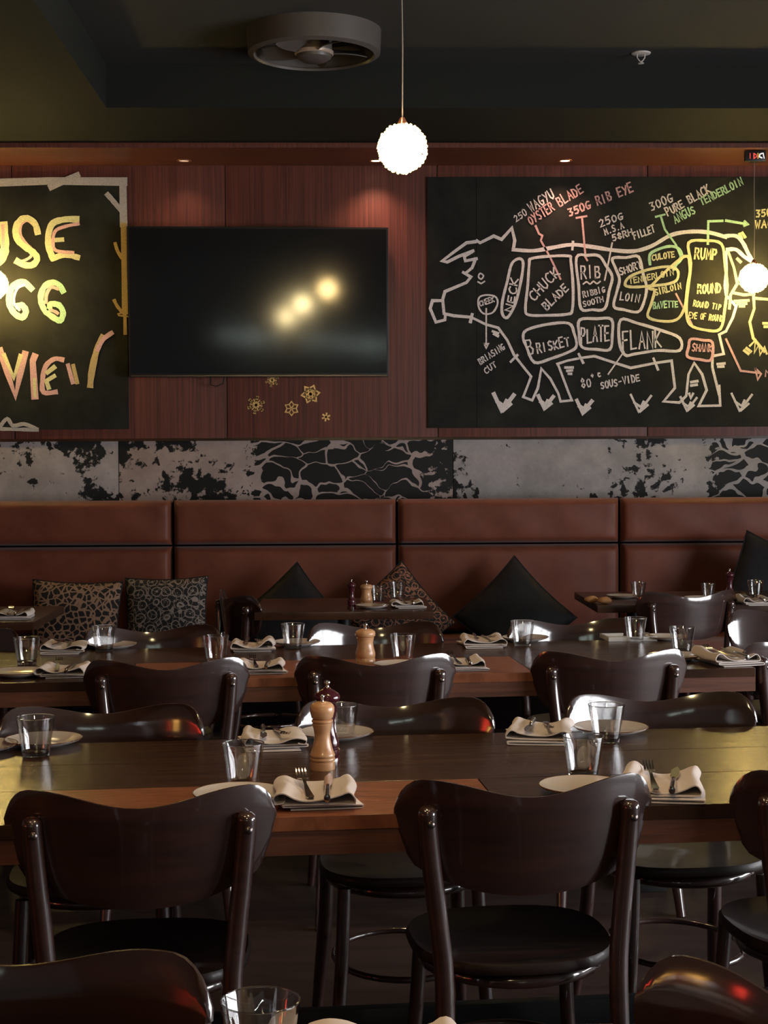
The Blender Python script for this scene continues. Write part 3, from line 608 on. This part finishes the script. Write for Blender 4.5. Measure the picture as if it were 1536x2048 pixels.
# ------------------------------------------------------------------ red lantern on the side wall (seen as red glints on chairs)
for y, z, mm, lbl in ((-.7, 1.22, 'lantern', 'red glass wall lantern on the left wall near the entrance, seen as red glints'), (1.0, 1.3, 'lantern', 'red glass wall lantern on the left wall beside the closest table'), (-.1, 1.25, 'amber', 'amber glass wall lantern between the two red ones')):
    t = thing('wall_lantern', lbl, 'lamp', (XL, y, z), 0, 'glass wall lanterns')
    obj('glass', B((.14, 0, 0), (.14, .30, .42), .03), M[mm], t); obj('bracket', B((.035, 0, 0), (.07, .1, .5), .01), M['iron'], t)
# ------------------------------------------------------------------ chairs
HW = .252
def top(u):
    a = abs(u)
    if a <= .8: return .792+.029*(.5-.5*math.cos(PI*min(1, a/.76)))
    t = (a-.8)/.2; return .748+.073*math.sqrt(max(0, 1-t*t))
def bot(u):
    a = abs(u)
    if a <= .8: return .600+.042*(a/.8)**2.5
    t = (a-.8)/.2; return .746-.104*max(0, 1-t**2.0)**.72
def make_back():
    bm = bmesh.new(); n = 30; m = 8; th = .0072; F1, F2 = [], []
    for i in range(n+1):
        u = -1+2*i/n; u = math.sin(u*PI/2)
        r1, r2 = [], []
        for j in range(m+1):
            v = j/m; z = bot(u)+(top(u)-bot(u))*v; x = u*HW*(1-.02*(1-v))
            y = .088*u*u - (z-.6)*.13
            e = th*(1 if 0 < j < m and 0 < i < n else .35)
            nx = -2*.088*u/HW; l = math.hypot(nx, 1)
            r1.append(bm.verts.new((x+nx/l*e*-1*-1, y+e/l, z))); r2.append(bm.verts.new((x-nx/l*e, y-e/l, z)))
        F1.append(r1); F2.append(r2)
    for i in range(n):
        for j in range(m):
            bm.faces.new((F1[i][j], F1[i+1][j], F1[i+1][j+1], F1[i][j+1])); bm.faces.new((F2[i][j], F2[i][j+1], F2[i+1][j+1], F2[i+1][j]))
        bm.faces.new((F1[i][0], F2[i][0], F2[i+1][0], F1[i+1][0])); bm.faces.new((F1[i][m], F1[i+1][m], F2[i+1][m], F2[i][m]))
    for j in range(m):
        bm.faces.new((F1[0][j], F1[0][j+1], F2[0][j+1], F2[0][j])); bm.faces.new((F1[n][j], F2[n][j], F2[n][j+1], F1[n][j+1]))
    return bm
def chair0():                                                # origin on the floor below the backrest centre, sitter looks to +y
    t = thing('dining_chair', '', 'chair')
    obj('backrest', make_back(), M['chair'], t, smooth=50)
    for s in (-1, 1):
        pts = catmull([(s*.196, .009, .772), (s*.196, .013, .74), (s*.189, .011, .66), (s*.177, .004, .55), (s*.168, -.008, .44), (s*.172, -.03, .25), (s*.19, -.09, 0)], 4)
        rr = [.010, .0165, .0185]+[.019]*(len(pts)-6)+[.018, .0155, .0145]
        lg = obj('leg', tube(bmesh.new(), pts, rr, 12), M['chair'], t, smooth=60)
        for z in (.742,):
            o = obj('bolt', lathe([(0, 0), (.008, 0), (.008, .002), (.005, .0045), (0, .005)], 14), M['bolt'], lg, loc=(s*.196+.004, -.0035, z), rot=(R(80), 0, R(15)))
        obj('leg', tube(bmesh.new(), catmull([(s*.155, .37, .44), (s*.165, .385, .25), (s*.185, .41, 0)], 4), [.016]*7+[.014, .012], 12), M['chair'], t, smooth=60)
    bm = bmesh.new(); n = 36; rings = []
    prof = [(.0, .445), (.9, .440), (.985, .445), (1.0, .455), (.97, .466), (.8, .458), (.0, .452)]
    for r_, z in prof:
        if r_ == 0: rings.append([bm.verts.new((0, .2, z))])
        else:
            ring = []
            for k in range(n):
                a = 2*PI*k/n; ca, sa = math.cos(a), math.sin(a); p_ = .75
                ring.append(bm.verts.new((math.copysign(abs(ca)**p_, ca)*.205*r_*(1+.06*sa), .2+math.copysign(abs(sa)**p_, sa)*.2*r_, z)))
            rings.append(ring)
    for a_, b_ in zip(rings, rings[1:]):
        for k in range(n):
            k2 = (k+1) % n
            if len(a_) == 1: bm.faces.new((a_[0], b_[k], b_[k2]))
            elif len(b_) == 1: bm.faces.new((a_[k], a_[k2], b_[0]))
            else: bm.faces.new((a_[k], a_[k2], b_[k2], b_[k]))
    obj('seat', bm, M['seat'], t, smooth=50)
    pts = [(.175*math.cos(a), .2+.175*math.sin(a), .425) for a in [2*PI*k/28 for k in range(29)]]
    obj('seat_frame', tube(bmesh.new(), pts, .014, 8, cap=False), M['chair'], t, smooth=60)
    pts = [(.165*math.cos(a), .18+.19*math.sin(a), .22) for a in [2*PI*k/28 for k in range(29)]]
    obj('stretcher', tube(bmesh.new(), pts, .008, 8, cap=False), M['chair'], t, smooth=60)
    return t
CH = chair0(); first = [True]
def chair(px, D, rz, label, y=None):
    """backrest centre at image column px and distance D along the room"""
    p = ony(px, 1500, D)
    if first[0]:
        first[0] = False; CH['label'] = label; CH['group'] = 'bentwood dining chairs'; CH.location = (p.x, p.y, 0); CH.rotation_euler = (0, 0, rz); return CH
    return dup(CH, label, (p.x, p.y, 0), rz)
TA = R(4.8)
def tD(near, px, base):                               # table lines run 4.8 degrees off the wall line
    X = ony(px, 1500, base).x; return base+math.tan(TA)*X
nT1 = lambda px: tD(1, px, 2.873); fT1 = lambda px: tD(1, px, 3.905); nT2 = lambda px: tD(1, px, 4.745); fT2 = lambda px: tD(1, px, 5.735)
chair(277, nT1(277), TA+R(-1), 'dark chair from behind, left one of the front row at the nearest long table')
chair(1062, nT1(1062), TA+R(1), 'dark chair from behind, right one of the front row at the nearest long table')
chair(1735, nT1(1735), TA, 'dark chair back cut by the right edge, nearest long table')
chair(205, fT1(205), PI+TA, 'chair facing us across the nearest long table, at the left')
chair(785, fT1(785), PI+TA, 'chair facing us behind the tall light wooden pepper mill')
chair(1308, fT1(1308), PI+TA, 'chair facing us across the nearest long table at right, one lobe shining white')
chair(334, nT2(334), TA, 'dark chair from behind at the middle long table, leftmost')
chair(756, nT2(756), TA, 'dark chair from behind at the middle long table, before its squat pepper mill')
chair(1228, nT2(1228), TA, 'dark chair from behind at the middle long table, right one')
chair(306, fT2(306), PI+TA+R(4), 'brown chair facing us across the middle long table, below the scroll cushion')
chair(749, fT2(749), PI+TA, 'chair facing us behind the squat pepper mill of the middle long table')
chair(1140, fT2(1140), PI+TA, 'chair facing us across the middle long table, below the large black cushion')
chair(-92, fT2(-92), PI+TA, 'chair facing us at the middle long table, only one lobe at the left edge')
chair(16, 1.92, PI+R(2), 'chair facing us in the bottom left corner beyond the closest table')
chair(1615, 1.68, PI-R(70), 'reddish chair turned aside in the bottom right corner')
chair(1385, 6.93, R(14), 'dark chair from behind at the wide far table on the right')
chair(462, 7.05, -R(68), 'dark chair seen edge-on left of the small far table')
chair(1600, 5.12, R(40), 'chair at the right end of the middle long table, cut by the edge')
chair(1585, 6.05, PI-R(20), 'dark chair behind the right end of the middle long table')
# ------------------------------------------------------------------ tables
def long_table(x0, x1, near_y0, depth, label, joints, name='dining_table', rz=TA, inlay=.36):
    """local x along the table, local y 0 (near edge) to depth; origin where the near edge crosses x=0"""
    t = thing(name, label, 'table', (0, near_y0, 0), rz)
    e = [x0]+list(joints)+[x1]; h = .028; g_ = .0012
    for i, (a, b) in enumerate(zip(e, e[1:])):
        obj('plank', B2((a+g_, 0, TZ-h), (b-g_, depth*inlay-g_, TZ), .0012), M['table_red' if i % 2 else 'table_dark'], t, smooth=0)
    obj('plank', B2((x0, depth*inlay+g_, TZ-h), (x1, depth*.68-g_, TZ), .0012), M['table_dark'], t, smooth=0)
    obj('plank', B2((x0, depth*.68+g_, TZ-h), (x1, depth, TZ), .0012), M['table_dark'], t, smooth=0)
    obj('edge_rail', B2((x0, .003, TZ-.075), (x1, .035, TZ-h)), M['table_edge'], t, smooth=0)
    obj('edge_rail', B2((x0, depth-.035, TZ-.075), (x1, depth-.003, TZ-h)), M['table_edge'], t, smooth=0)
    for s, x in ((0, x0), (1, x1)): obj('edge_rail', B2((x+(0 if s == 0 else -.03), .035, TZ-.075), (x+(.03 if s == 0 else 0), depth-.035, TZ-h)), M['table_edge'], t, smooth=0)
    L = x1-x0; k = max(2, round(L/1.5))
    for i in range(k):
        x = x0+.3+(L-.6)*i/(k-1)
        obj('leg', B((x, depth*.5, .36), (.10, .10, .63), .005), M['iron'], t)
        bm = B((x, depth*.5, .022), (.09, depth*.7, .044), .006); obj('foot', bm, M['iron'], t)
        obj('crossbar', B((x, depth*.5, TZ-h-.03), (.07, depth*.84, .04), .004), M['iron'], t)
    obj('beam', B(((x0+x1)/2, depth*.5, .2), (L-.6, .03, .06), .003), M['iron'], t)
    return t
def lx(px, py, t): return (Matrix.Rotation(-t.rotation_euler[2], 3, 'Z') @ (onz(px, py)-t.location)).x
p1 = onz(768, 1628); p2 = onz(768, 1351)
class _T: pass
def jl(px, py, ny):
    d = onz(px, py)-Vector((0, ny, 0)); return (Matrix.Rotation(-TA, 3, 'Z') @ d).x
n1 = p1.y-math.tan(TA)*p1.x; n2 = p2.y-math.tan(TA)*p2.x
t1 = long_table(-1.7, 1.55, n1, .83, 'nearest long dark wooden table with a reddish inlaid board along its front', [jl(82, 1572, n1), jl(968, 1572, n1)])
xr2 = jl(1515, 1337, n2)
t2 = long_table(-2.3, xr2, n2, .81, 'middle long wooden table laid with tumblers, plates and napkins', [jl(278, 1310, n2), jl(1000, 1300, n2)], inlay=.5)
t0 = long_table(-1.0, .32, 1.0, .83, 'closest table at the bottom edge under a tumbler and napkin', [-.5, .1], rz=0, inlay=.4)
def small_table(x0, x1, y0, y1, label, rz=0):
    cx, cy = (x0+x1)/2, (y0+y1)/2; t = thing('bistro_table', label, 'table', (cx, cy, 0), rz); W, D = x1-x0, y1-y0
    obj('tabletop', B((0, 0, TZ-.0175), (W, D, .035), .004), M['table_dark'], t)
    k = [0] if W < 1 else [-W*.3, W*.3]
    for x in k:
        obj('column', lathe([(0, .02), (.03, .02), (.03, TZ-.035), (0, TZ-.035)], 16), M['iron'], t, loc=(x, 0, 0))
        obj('base', lathe([(0, 0), (.2, 0), (.205, .008), (.19, .016), (.04, .03), (0, .03)], 28), M['iron'], t, loc=(x, 0, 0))
    return t
small_table(ony(508, 1225, 6.8).x, ony(868, 1225, 6.8).x, 6.82, 7.5, 'small dark far table with two pepper mills before the copper scroll cushion')
small_table(ony(1195, 1215, 7.03).x, 2.3, 7.03, 7.74, 'wide dark far table at the right by the banquette')
small_table(-2.4, ony(68, 1240, 6.5).x, 6.5, 7.2, 'dark far table at the left edge with one folded napkin')
# ------------------------------------------------------------------ tableware
def make_glass():
    t = thing('tumbler', '', 'glass')
    fl = lambda i, a: .011*abs(math.cos(8*a))-.006
    obj('bowl', lathe([(.0318, .0125), (.0435, .088), (.0434, .0893), (.0426, .0898), (.0420, .0888), (.0300, .0128)], 48, flute=lambda i, a: fl(i, a)*(1 if i == 5 else .6) if i >= 4 else 0), M['thin'], t, smooth=40)
    bm = bmesh.new(); obj('rim', tube(bm, [(.043*math.cos(2*PI*k/48), .043*math.sin(2*PI*k/48), .0896) for k in range(49)], .0011, 8, cap=False), M['glass'], t, smooth=60)
    obj('base', lathe([(0, 0), (.0275, 0), (.0298, .0015), (.0305, .005), (.0317, .0123), (.0299, .0126), (.027, .0105), (.016, .0095), (0, .0095)], 36), M['glass'], t, smooth=40)
    return t
def make_plate(r=.096):
    t = thing('side_plate', '', 'plate'); k = r/.096
    obj('dish', lathe([(0, .003), (.048*k, .003), (.052*k, 0), (.058*k, .002), (.092*k, .0135), (.0955*k, .017), (.094*k, .0185), (.09*k, .0175), (.064*k, .0085), (0, .0075)], 44), M['china'], t, smooth=50)
    bm = bmesh.new(); pts = [(.0958*k*math.cos(a), .0958*k*math.sin(a), .0178) for a in [2*PI*i/44 for i in range(45)]]
    obj('rim', tube(bm, pts, .0013, 6, cap=False), M['rim'], t, smooth=60); return t
def make_napkin(seed, W=.155, D=.185, amp=1.0):
    rnd = random.Random(seed); bm = bmesh.new()
    h = W/2; e = .004
    path = [(-h*.8, .0022), (h*.3, .0022), (h*.93, .003), (h*.99, .0055), (h*.93, .0085), (0, .0085), (-h*.9, .0085), (-h*.97, .011), (-h*.9, .0135), (0, .0135), (h*.86, .0145), (h*.98, .019), (h*.95, .027), (h*.82, .031+.004*amp), (h*.55, .0275), (h*.2, .0205), (-h*.2, .0195), (-h*.5, .026), (-h*.75, .036*amp), (-h*.95, .034*amp), (-h*1.06, .024), (-h*1.0, .016), (-h*.8, .0135+e)]
    path = catmull(path, 3); n = 9; rows = []
    for j in range(n+1):
        v = j/n; y = -D/2+D*v; row = []
        ph = rnd.uniform(0, 6)
        for i, (x, z) in enumerate(path):
            k = i/len(path); zz = z*(1+.12*math.sin(v*5+seed)*k) + (.0025*math.sin(v*7+x*40+seed) if k > .6 else 0)
            sh = .012*(v-.5)*(1 if k > .45 else -.6) + .004*math.sin(v*6+seed+k*5)
            yy = y+(.010*math.sin(k*6+seed) if j in (0, n) else 0)
            row.append((x+sh, yy, max(.002, zz)))
        rows.append(row)
    th = .0011; A, Bv = [], []
    for row in rows:
        a, b = [], []
        for i, (x, y, z) in enumerate(row):
            q0 = row[max(0, i-1)]; q1 = row[min(len(row)-1, i+1)]; dx, dz = q1[0]-q0[0], q1[2]-q0[2]; l = math.hypot(dx, dz) or 1
            a.append(bm.verts.new((x-dz/l*th, y, z+dx/l*th))); b.append(bm.verts.new((x+dz/l*th, y, max(0.0003, z-dx/l*th))))
        A.append(a); Bv.append(b)
    m = len(path)
    for j in range(n):
        for i in range(m-1):
            bm.faces.new((A[j][i], A[j][i+1], A[j+1][i+1], A[j+1][i])); bm.faces.new((Bv[j][i], Bv[j+1][i], Bv[j+1][i+1], Bv[j][i+1]))
        for i in (0, m-1): bm.faces.new((A[j][i], A[j+1][i], Bv[j+1][i], Bv[j][i]))
    for j in (0, n):
        for i in range(m-1): bm.faces.new((A[j][i], Bv[j][i], Bv[j][i+1], A[j][i+1]))
    return obj('folded_napkin', bm, M['linen'], smooth=70)
def strip(bm, pts, wd, th):                       # pts (x,y,z) with per point width, thin solid strip
    V = []
    for (x, y, z), w_ in zip(pts, wd): V.append([bm.verts.new((x+s*w_/2, y, z+dz)) for s in (-1, 1) for dz in (0, th)])
    for p_, q_ in zip(V, V[1:]):
        for i, j in ((0, 2), (2, 3), (3, 1), (1, 0)): bm.faces.new((p_[i], p_[j], q_[j], q_[i]))
    for r_ in (V[0], V[-1]): bm.faces.new([r_[i] for i in (0, 2, 3, 1)])
def make_fork():
    bm = bmesh.new()
    strip(bm, [(0, -.095, .004), (0, -.085, .003), (0, -.04, .003), (0, .0, .006), (0, .03, .009), (0, .045, .006)], [.010, .016, .011, .006, .008, .022], .0022)
    for k in range(4):
        x = -.0088+k*.00587; strip(bm, [(x*1.0, .043, .0062), (x, .06, .006), (x*1.05, .08, .010), (x*1.05, .092, .015)], [.0045, .0034, .003, .0016], .002)
    return obj('fork', bm, M['steel'], smooth=40)
def make_knife():
    t = thing('knife', '', 'knife')
    bm = bmesh.new(); tube(bm, [(0, -.10, .006), (0, -.098, .006), (0, -.06, .006), (0, -.01, .006), (0, 0, .006)], [.003, .0065, .0062, .005, .003], 10, sx=1.3); obj('handle', bm, M['steel'], t)
    bm = bmesh.new(); strip(bm, [(0, -.003, .005), (0, .02, .005), (.001, .07, .005), (.003, .1, .005)], [.008, .017, .017, .004], .0014); obj('blade', bm, M['steel'], t); return t
GL, PL, FK, KN = make_glass(), make_plate(), make_fork(), make_knife()
NK = [make_napkin(s, amp=a) for s, a in ((1, 1.0), (2.3, .8), (4.1, 1.12))]
protos = {'g': GL, 'p': PL, 'f': FK, 'k': KN, 'n0': NK[0], 'n1': NK[1], 'n2': NK[2]}; used = set()
META = {'g': ('glass', 'clear tumblers on the tables'), 'p': ('plate', 'white side plates on the tables'), 'f': ('fork', 'steel forks on the napkins'), 'k': ('knife', 'steel knives on the napkins'), 'n': ('napkin', 'folded linen napkins')}
def put(k, loc, rz, label, tilt=None, s=1):
    o = protos[k]
    if k in used: o = dup(o, label)
    used.add(k); o['label'] = label; o['category'], o['group'] = META[k[0]]; o.location = loc; o.rotation_euler = (tilt[0], tilt[1], rz) if tilt else (0, 0, rz)
    if s != 1: o.scale = (s, s, s)
    return o
def at(px, py, z=TZ): return onz(px, py, z)
# tumblers: (base px, base py, phrase)
for px, py, s, lbl in ((72, 1512, 1, 'clear tumbler at far left of the nearest long table, before a plate'), (487, 1572, 1, 'clear tumbler by the plate at front left-centre of the nearest long table'),
    (684, 1478, .93, 'clear tumbler standing right behind the wooden pepper mill'), (1167, 1556, 1, 'clear tumbler at the front right of the nearest long table behind a plate'), (1213, 1484, 1, 'clear tumbler before the plate at the back right of the nearest long table'),
    (54, 1329, 1, 'clear tumbler at the left edge of the middle long table'), (208, 1303, 1, 'clear tumbler before a plate at the back left of the middle long table'), (432, 1325, 1, 'clear tumbler above the left rear-view chair on the middle long table'),
    (586, 1297, .98, 'clear tumbler before the plate left of the squat mill, middle long table'), (806, 1322, 1, 'clear tumbler right beside the squat pepper mill on the middle long table'), (1045, 1292, 1.0, 'bright clear tumbler before a plate, centre right of the middle long table'),
    (1271, 1282, .96, 'clear tumbler on the pale tray side of the middle long table, back right'), (1364, 1306, 1, 'clear tumbler with yellow glint at the front right of the middle long table'),
    (522, 2162, 1, 'large near tumbler cut by the bottom edge of the photo')):
    q = at(px, py); put('g', q, 0, lbl, s=s)
for px, py, s, lbl in ((755, 1206, .9, 'left tumbler of the pair on the small far table with two mills'), (795, 1200, .95, 'right tumbler of the pair on the small far table, before the copper scroll cushion'), (1277, 1196, .85, 'tumbler alone by the plate at the left of the wide far table'),
    (1416, 1197, .8, 'tumbler peeking over the rear-view chair on the wide far table'), (1511, 1194, .9, 'tumbler rightmost on the wide far table by the dark mill')):
    put('g', at(px, py), 0, lbl, s=s)
for px, py, s, lbl in ((87, 1490, .95, 'side plate behind the far left tumbler of the nearest long table'), (-40, 1502, .9, 'side plate cut by the left edge on the nearest long table'), (672, 1476, .95, 'side plate behind the two tall mills on the nearest long table'), (1222, 1466, .95, 'side plate under the bright chair lobe, back right of the nearest long table'),
    (477, 1600, 1, 'side plate at front left of the nearest long table, cut by a chair back'), (1168, 1585, 1, 'side plate at front right of the nearest long table, cut by a chair back'),
    (226, 1296, .9, 'side plate at the back left of the middle long table'), (38, 1352, 1, 'side plate at the front left edge of the middle long table'), (593, 1291, .9, 'side plate left of the squat mill at the back of the middle long table'), (1050, 1282, .9, 'side plate at the back centre right of the middle long table'),
    (1330, 1279, .8, 'small side plate right of the pale tray on the middle long table'), (800, 1336, .9, 'side plate at the foot of the squat mill and tumbler'), (1350, 1319, .95, 'side plate at the front right of the middle long table near its end'),
    (745, 1216, .8, 'side plate at the front of the small far table with two mills'), (1244, 1196, .8, 'side plate beside the lone tumbler on the wide far table'), (1400, 1200, .8, 'side plate behind the rear-view chair on the wide far table')):
    put('p', at(px, py), 0, lbl, s=s)
def setting(px, py, v, far, rz, lbl, s=1, cut=True):
    q = at(px, py); a = TA+R(rz)+(PI if far else 0); put('n%d' % v, q, a, 'folded napkin '+lbl, s=s)
    if not cut: return
    d = Matrix.Rotation(a, 3, 'Z'); base = q+Vector((0, 0, .0275*s))
    put('f', base+d @ Vector((-.022, -.0, 0))*s, a+R(3), 'steel fork on napkin '+lbl, (R(3), 0), s=s)
    put('k', base+d @ Vector((.022, -.01, -.001))*s, a-R(5), 'steel knife on napkin '+lbl, (R(2), 0), s=s)
setting(633, 1602, 0, False, 0, 'before the tall wooden pepper mill')
setting(1325, 1586, 2, False, -14, 'at the front right of the nearest long table')
setting(545, 1490, 1, True, 4, 'at the back, left of the wooden pepper mill', s=.92)
setting(1078, 1477, 0, True, -12, 'at the back right beside the white chair lobe', s=.95)
setting(128, 1303, 1, True, 0, 'at the back left of the middle long table', s=.95)
setting(130, 1350, 0, False, 0, 'at the front left of the middle long table', s=.95)
setting(505, 1299, 2, True, 0, 'at the back of the middle long table left of a plate', s=.95)
setting(522, 1342, 0, False, 0, 'at the front of the middle table, left of centre', s=.95)
setting(922, 1336, 1, False, 0, 'half hidden behind the central chair of the middle table', s=.95)
setting(964, 1291, 0, True, 0, 'at the back centre of the middle long table', s=.95)
setting(1452, 1325, 2, False, 10, 'at the front right end of the middle long table', s=1.05)
setting(815, 1214, 0, False, 0, 'on the small far table right of its plate', s=.9)
setting(30, 1236, 1, False, 0, 'on the far table at the left edge', s=.95)
setting(1508, 1208, 2, False, 0, 'on the wide far table at the right edge', s=.9)
q = at(775, 2178); put('n1', q, R(2), 'folded linen napkin beside the large near tumbler at the bottom edge', s=1.12)
# pale tray on the middle table
q = at(1268, 1284)
tr = thing('serving_tray', 'pale rectangular tray under the back right tumbler of the middle long table', 'tray', q+Vector((0, .03, 0)), TA)
obj('base', B((0, .06, .003), (.17, .12, .006), .002), M['tray'], tr)
for s in (-1, 1):
    obj('rim', B((s*.088, .06, .008), (.008, .13, .016), .002), M['tray'], tr); obj('rim', B((0, .06+s*.064, .008), (.184, .008, .016), .002), M['tray'], tr)
# mills
def mill(px, py, prof_b, prof_h, prof_k, m_, label, s=1.0):
    t = thing('pepper_mill', label, 'pepper mill', at(px, py), 0, 'pepper mills on the tables')
    obj('body', lathe(prof_b, 32), M[m_], t, smooth=45); obj('head', lathe(prof_h, 32), M[m_], t, smooth=45); obj('knob', lathe(prof_k, 16), M['knob'], t, smooth=60); t.scale = (s, s, s); return t
tall_b = [(0, 0), (.0278, 0), (.0283, .002), (.0275, .017), (.0258, .0185), (.0283, .021), (.0285, .025), (.0268, .0275), (.0283, .030), (.0285, .033), (.0265, .037), (.0222, .05), (.0186, .066), (.0178, .078), (.0195, .09), (.0225, .100), (.0228, .103), (.0205, .105), (.0238, .1075), (.024, .111), (.021, .1135), (0, .1135)]
tall_h = [(0, .114), (.0205, .114), (.024, .117), (.0255, .123), (.0275, .13), (.0278, .137), (.0262, .144), (.021, .1495), (.012, .1525), (0, .1535)]
tall_k = [(0, .153), (.004, .153), (.0036, .157), (.005, .162), (.0055, .166), (.004, .1685), (0, .169)]
mill(645, 1538, tall_b, tall_h, tall_k, 'mill', 'tall light wooden pepper mill in the middle of the nearest long table', .97)
dk_b = [(0, 0), (.027, 0), (.0275, .012), (.025, .015), (.027, .019), (.0275, .03), (.024, .033), (.0265, .037), (.0255, .047), (.021, .058), (.0165, .075), (.0165, .095), (.0195, .11), (.0215, .116), (.0195, .1185), (.022, .121), (.0225, .125), (.018, .129), (0, .129)]
dk_h = [(0, .1295), (.0175, .1295), (.0215, .133), (.0275, .138), (.0288, .144), (.0265, .151), (.018, .157), (.009, .162), (.006, .166), (0, .166)]
dk_k = [(0, .1655), (.0055, .1655), (.004, .169), (.006, .173), (.0075, .177), (.005, .1805), (0, .181)]
mill(655, 1525, dk_b, dk_h, dk_k, 'mill_dark', 'tall dark lacquered mill half hidden behind the light wooden one', 1.02)
sq_b = [(0, 0), (.032, 0), (.0328, .003), (.032, .018), (.030, .02), (.0325, .023), (.0328, .034), (.031, .042), (.027, .056), (.0255, .068), (.027, .08), (.029, .086), (.027, .088), (0, .088)]
sq_h = [(0, .0885), (.028, .0885), (.0325, .092), (.0335, .1), (.031, .107), (.024, .112), (.012, .115), (0, .1155)]
sq_k = [(0, .115), (.005, .115), (.0045, .12), (.007, .126), (.008, .131), (.005, .1345), (0, .135)]
mill(731, 1327, sq_b, sq_h, sq_k, 'mill', 'squat light wooden pepper mill on the middle long table', 1.0)
mill(733, 1211, sq_b, sq_h, sq_k, 'mill', 'squat light wooden pepper mill on the small far table', .86)
mill(703, 1216, dk_b, dk_h, dk_k, 'mill_dark', 'slim dark mill at the left on the small far table', .72)
mill(1459, 1198, dk_b, dk_h, dk_k, 'mill_dark', 'dark red mill on the wide far table before the black cushion', .8)
# bread rolls on the wide far table
for px, py, lbl in ((1183, 1206, 'golden bread roll at the left corner of the wide far table'), (1209, 1208, 'golden bread roll beside the plate on the wide far table')):
    bm = bmesh.new(); bmesh.ops.create_uvsphere(bm, u_segments=18, v_segments=10, radius=1)
    for v in bm.verts: v.co = Vector((v.co.x*.034, v.co.y*.026, .016+v.co.z*(.017 if v.co.z > 0 else .0155)+.002*math.sin(v.co.x*5)*math.cos(v.co.y*4)*(v.co.z > 0)))
    q = at(px, py); tag(obj('bread_roll', bm, M['bread'], smooth=80, loc=(q.x, q.y, TZ)), lbl, 'bread', 'bread rolls on the far table')
# ------------------------------------------------------------------ cushions
def cushion(px, py, Y, s, roll, mk, label, lean=14, th=.07, w_=1.0, yaw=0):
    c = ony(px, py, Y); bm = bmesh.new(); n = 16; A, Bv = [], []
    for j in range(n+1):
        ra, rb_ = [], []
        for i in range(n+1):
            u, v = -1+2*i/n, -1+2*j/n; k = max(0, (1-abs(u)**2.2)*(1-abs(v)**2.2))**.5
            x = u*s/2*w_*(1-.07*(1-v*v)*abs(u)); y = v*s/2*(1-.07*(1-u*u)*abs(v)); z = th*k+.003*math.sin(u*6+v*5)*k
            ra.append(bm.verts.new((x, y, z+.001))); rb_.append(bm.verts.new((x, y, -z-.001)))
        A.append(ra); Bv.append(rb_)
    for j in range(n):
        for i in range(n): bm.faces.new((A[j][i], A[j][i+1], A[j+1][i+1], A[j+1][i])); bm.faces.new((Bv[j][i], Bv[j+1][i], Bv[j+1][i+1], Bv[j][i+1]))
    for i in range(n):
        bm.faces.new((A[0][i], Bv[0][i], Bv[0][i+1], A[0][i+1])); bm.faces.new((A[n][i], A[n][i+1], Bv[n][i+1], Bv[n][i]))
        bm.faces.new((A[i][0], A[i+1][0], Bv[i+1][0], Bv[i][0])); bm.faces.new((A[i][n], Bv[i][n], Bv[i+1][n], A[i+1][n]))
    t = thing('cushion', label, 'cushion', c, 0, 'scatter cushions on the banquette')
    t.rotation_euler = (Matrix.Rotation(R(yaw), 3, 'Z') @ Matrix.Rotation(R(90-lean), 3, 'X') @ Matrix.Rotation(R(roll), 3, 'Z')).to_euler()
    obj('cover', bm, M[mk], t, smooth=70)
    pts = [(u*s/2*w_*(1-.07*(1-v*v)*abs(u)), v*s/2*(1-.07*(1-u*u)*abs(v)), 0) for u, v in [(-1+i/8, -1) for i in range(16)]+[(1, -1+i/8) for i in range(16)]+[(1-i/8, 1) for i in range(16)]+[(-1, 1-i/8) for i in range(17)]]
    obj('piping', tube(bmesh.new(), pts, .004, 6, cap=False), M['blackfab'], t)
cushion(150, 1247, 8.2, .46, -2, 'leopard', 'leopard print cushion at the left on the banquette', w_=1.04)
cushion(333, 1236, 8.22, .44, 1, 'scroll_grey', 'black cushion with grey scroll pattern beside the leopard one')
cushion(578, 1245, 8.2, .44, 42, 'blackfab', 'plain black cushion standing on its corner left of the far mills', yaw=-8, w_=1.1)
cushion(795, 1236, 8.22, .44, 40, 'scroll_copper', 'black cushion with copper scroll pattern standing on its corner behind the small far table')
cushion(1030, 1234, 8.22, .47, 44, 'blackfab', 'large plain black cushion standing on its corner, right of the copper scroll cushion')
cushion(1560, 1192, 8.1, .52, -24, 'blackfab', 'big black cushion cut by the right edge above the dark red mill', w_=1.1)
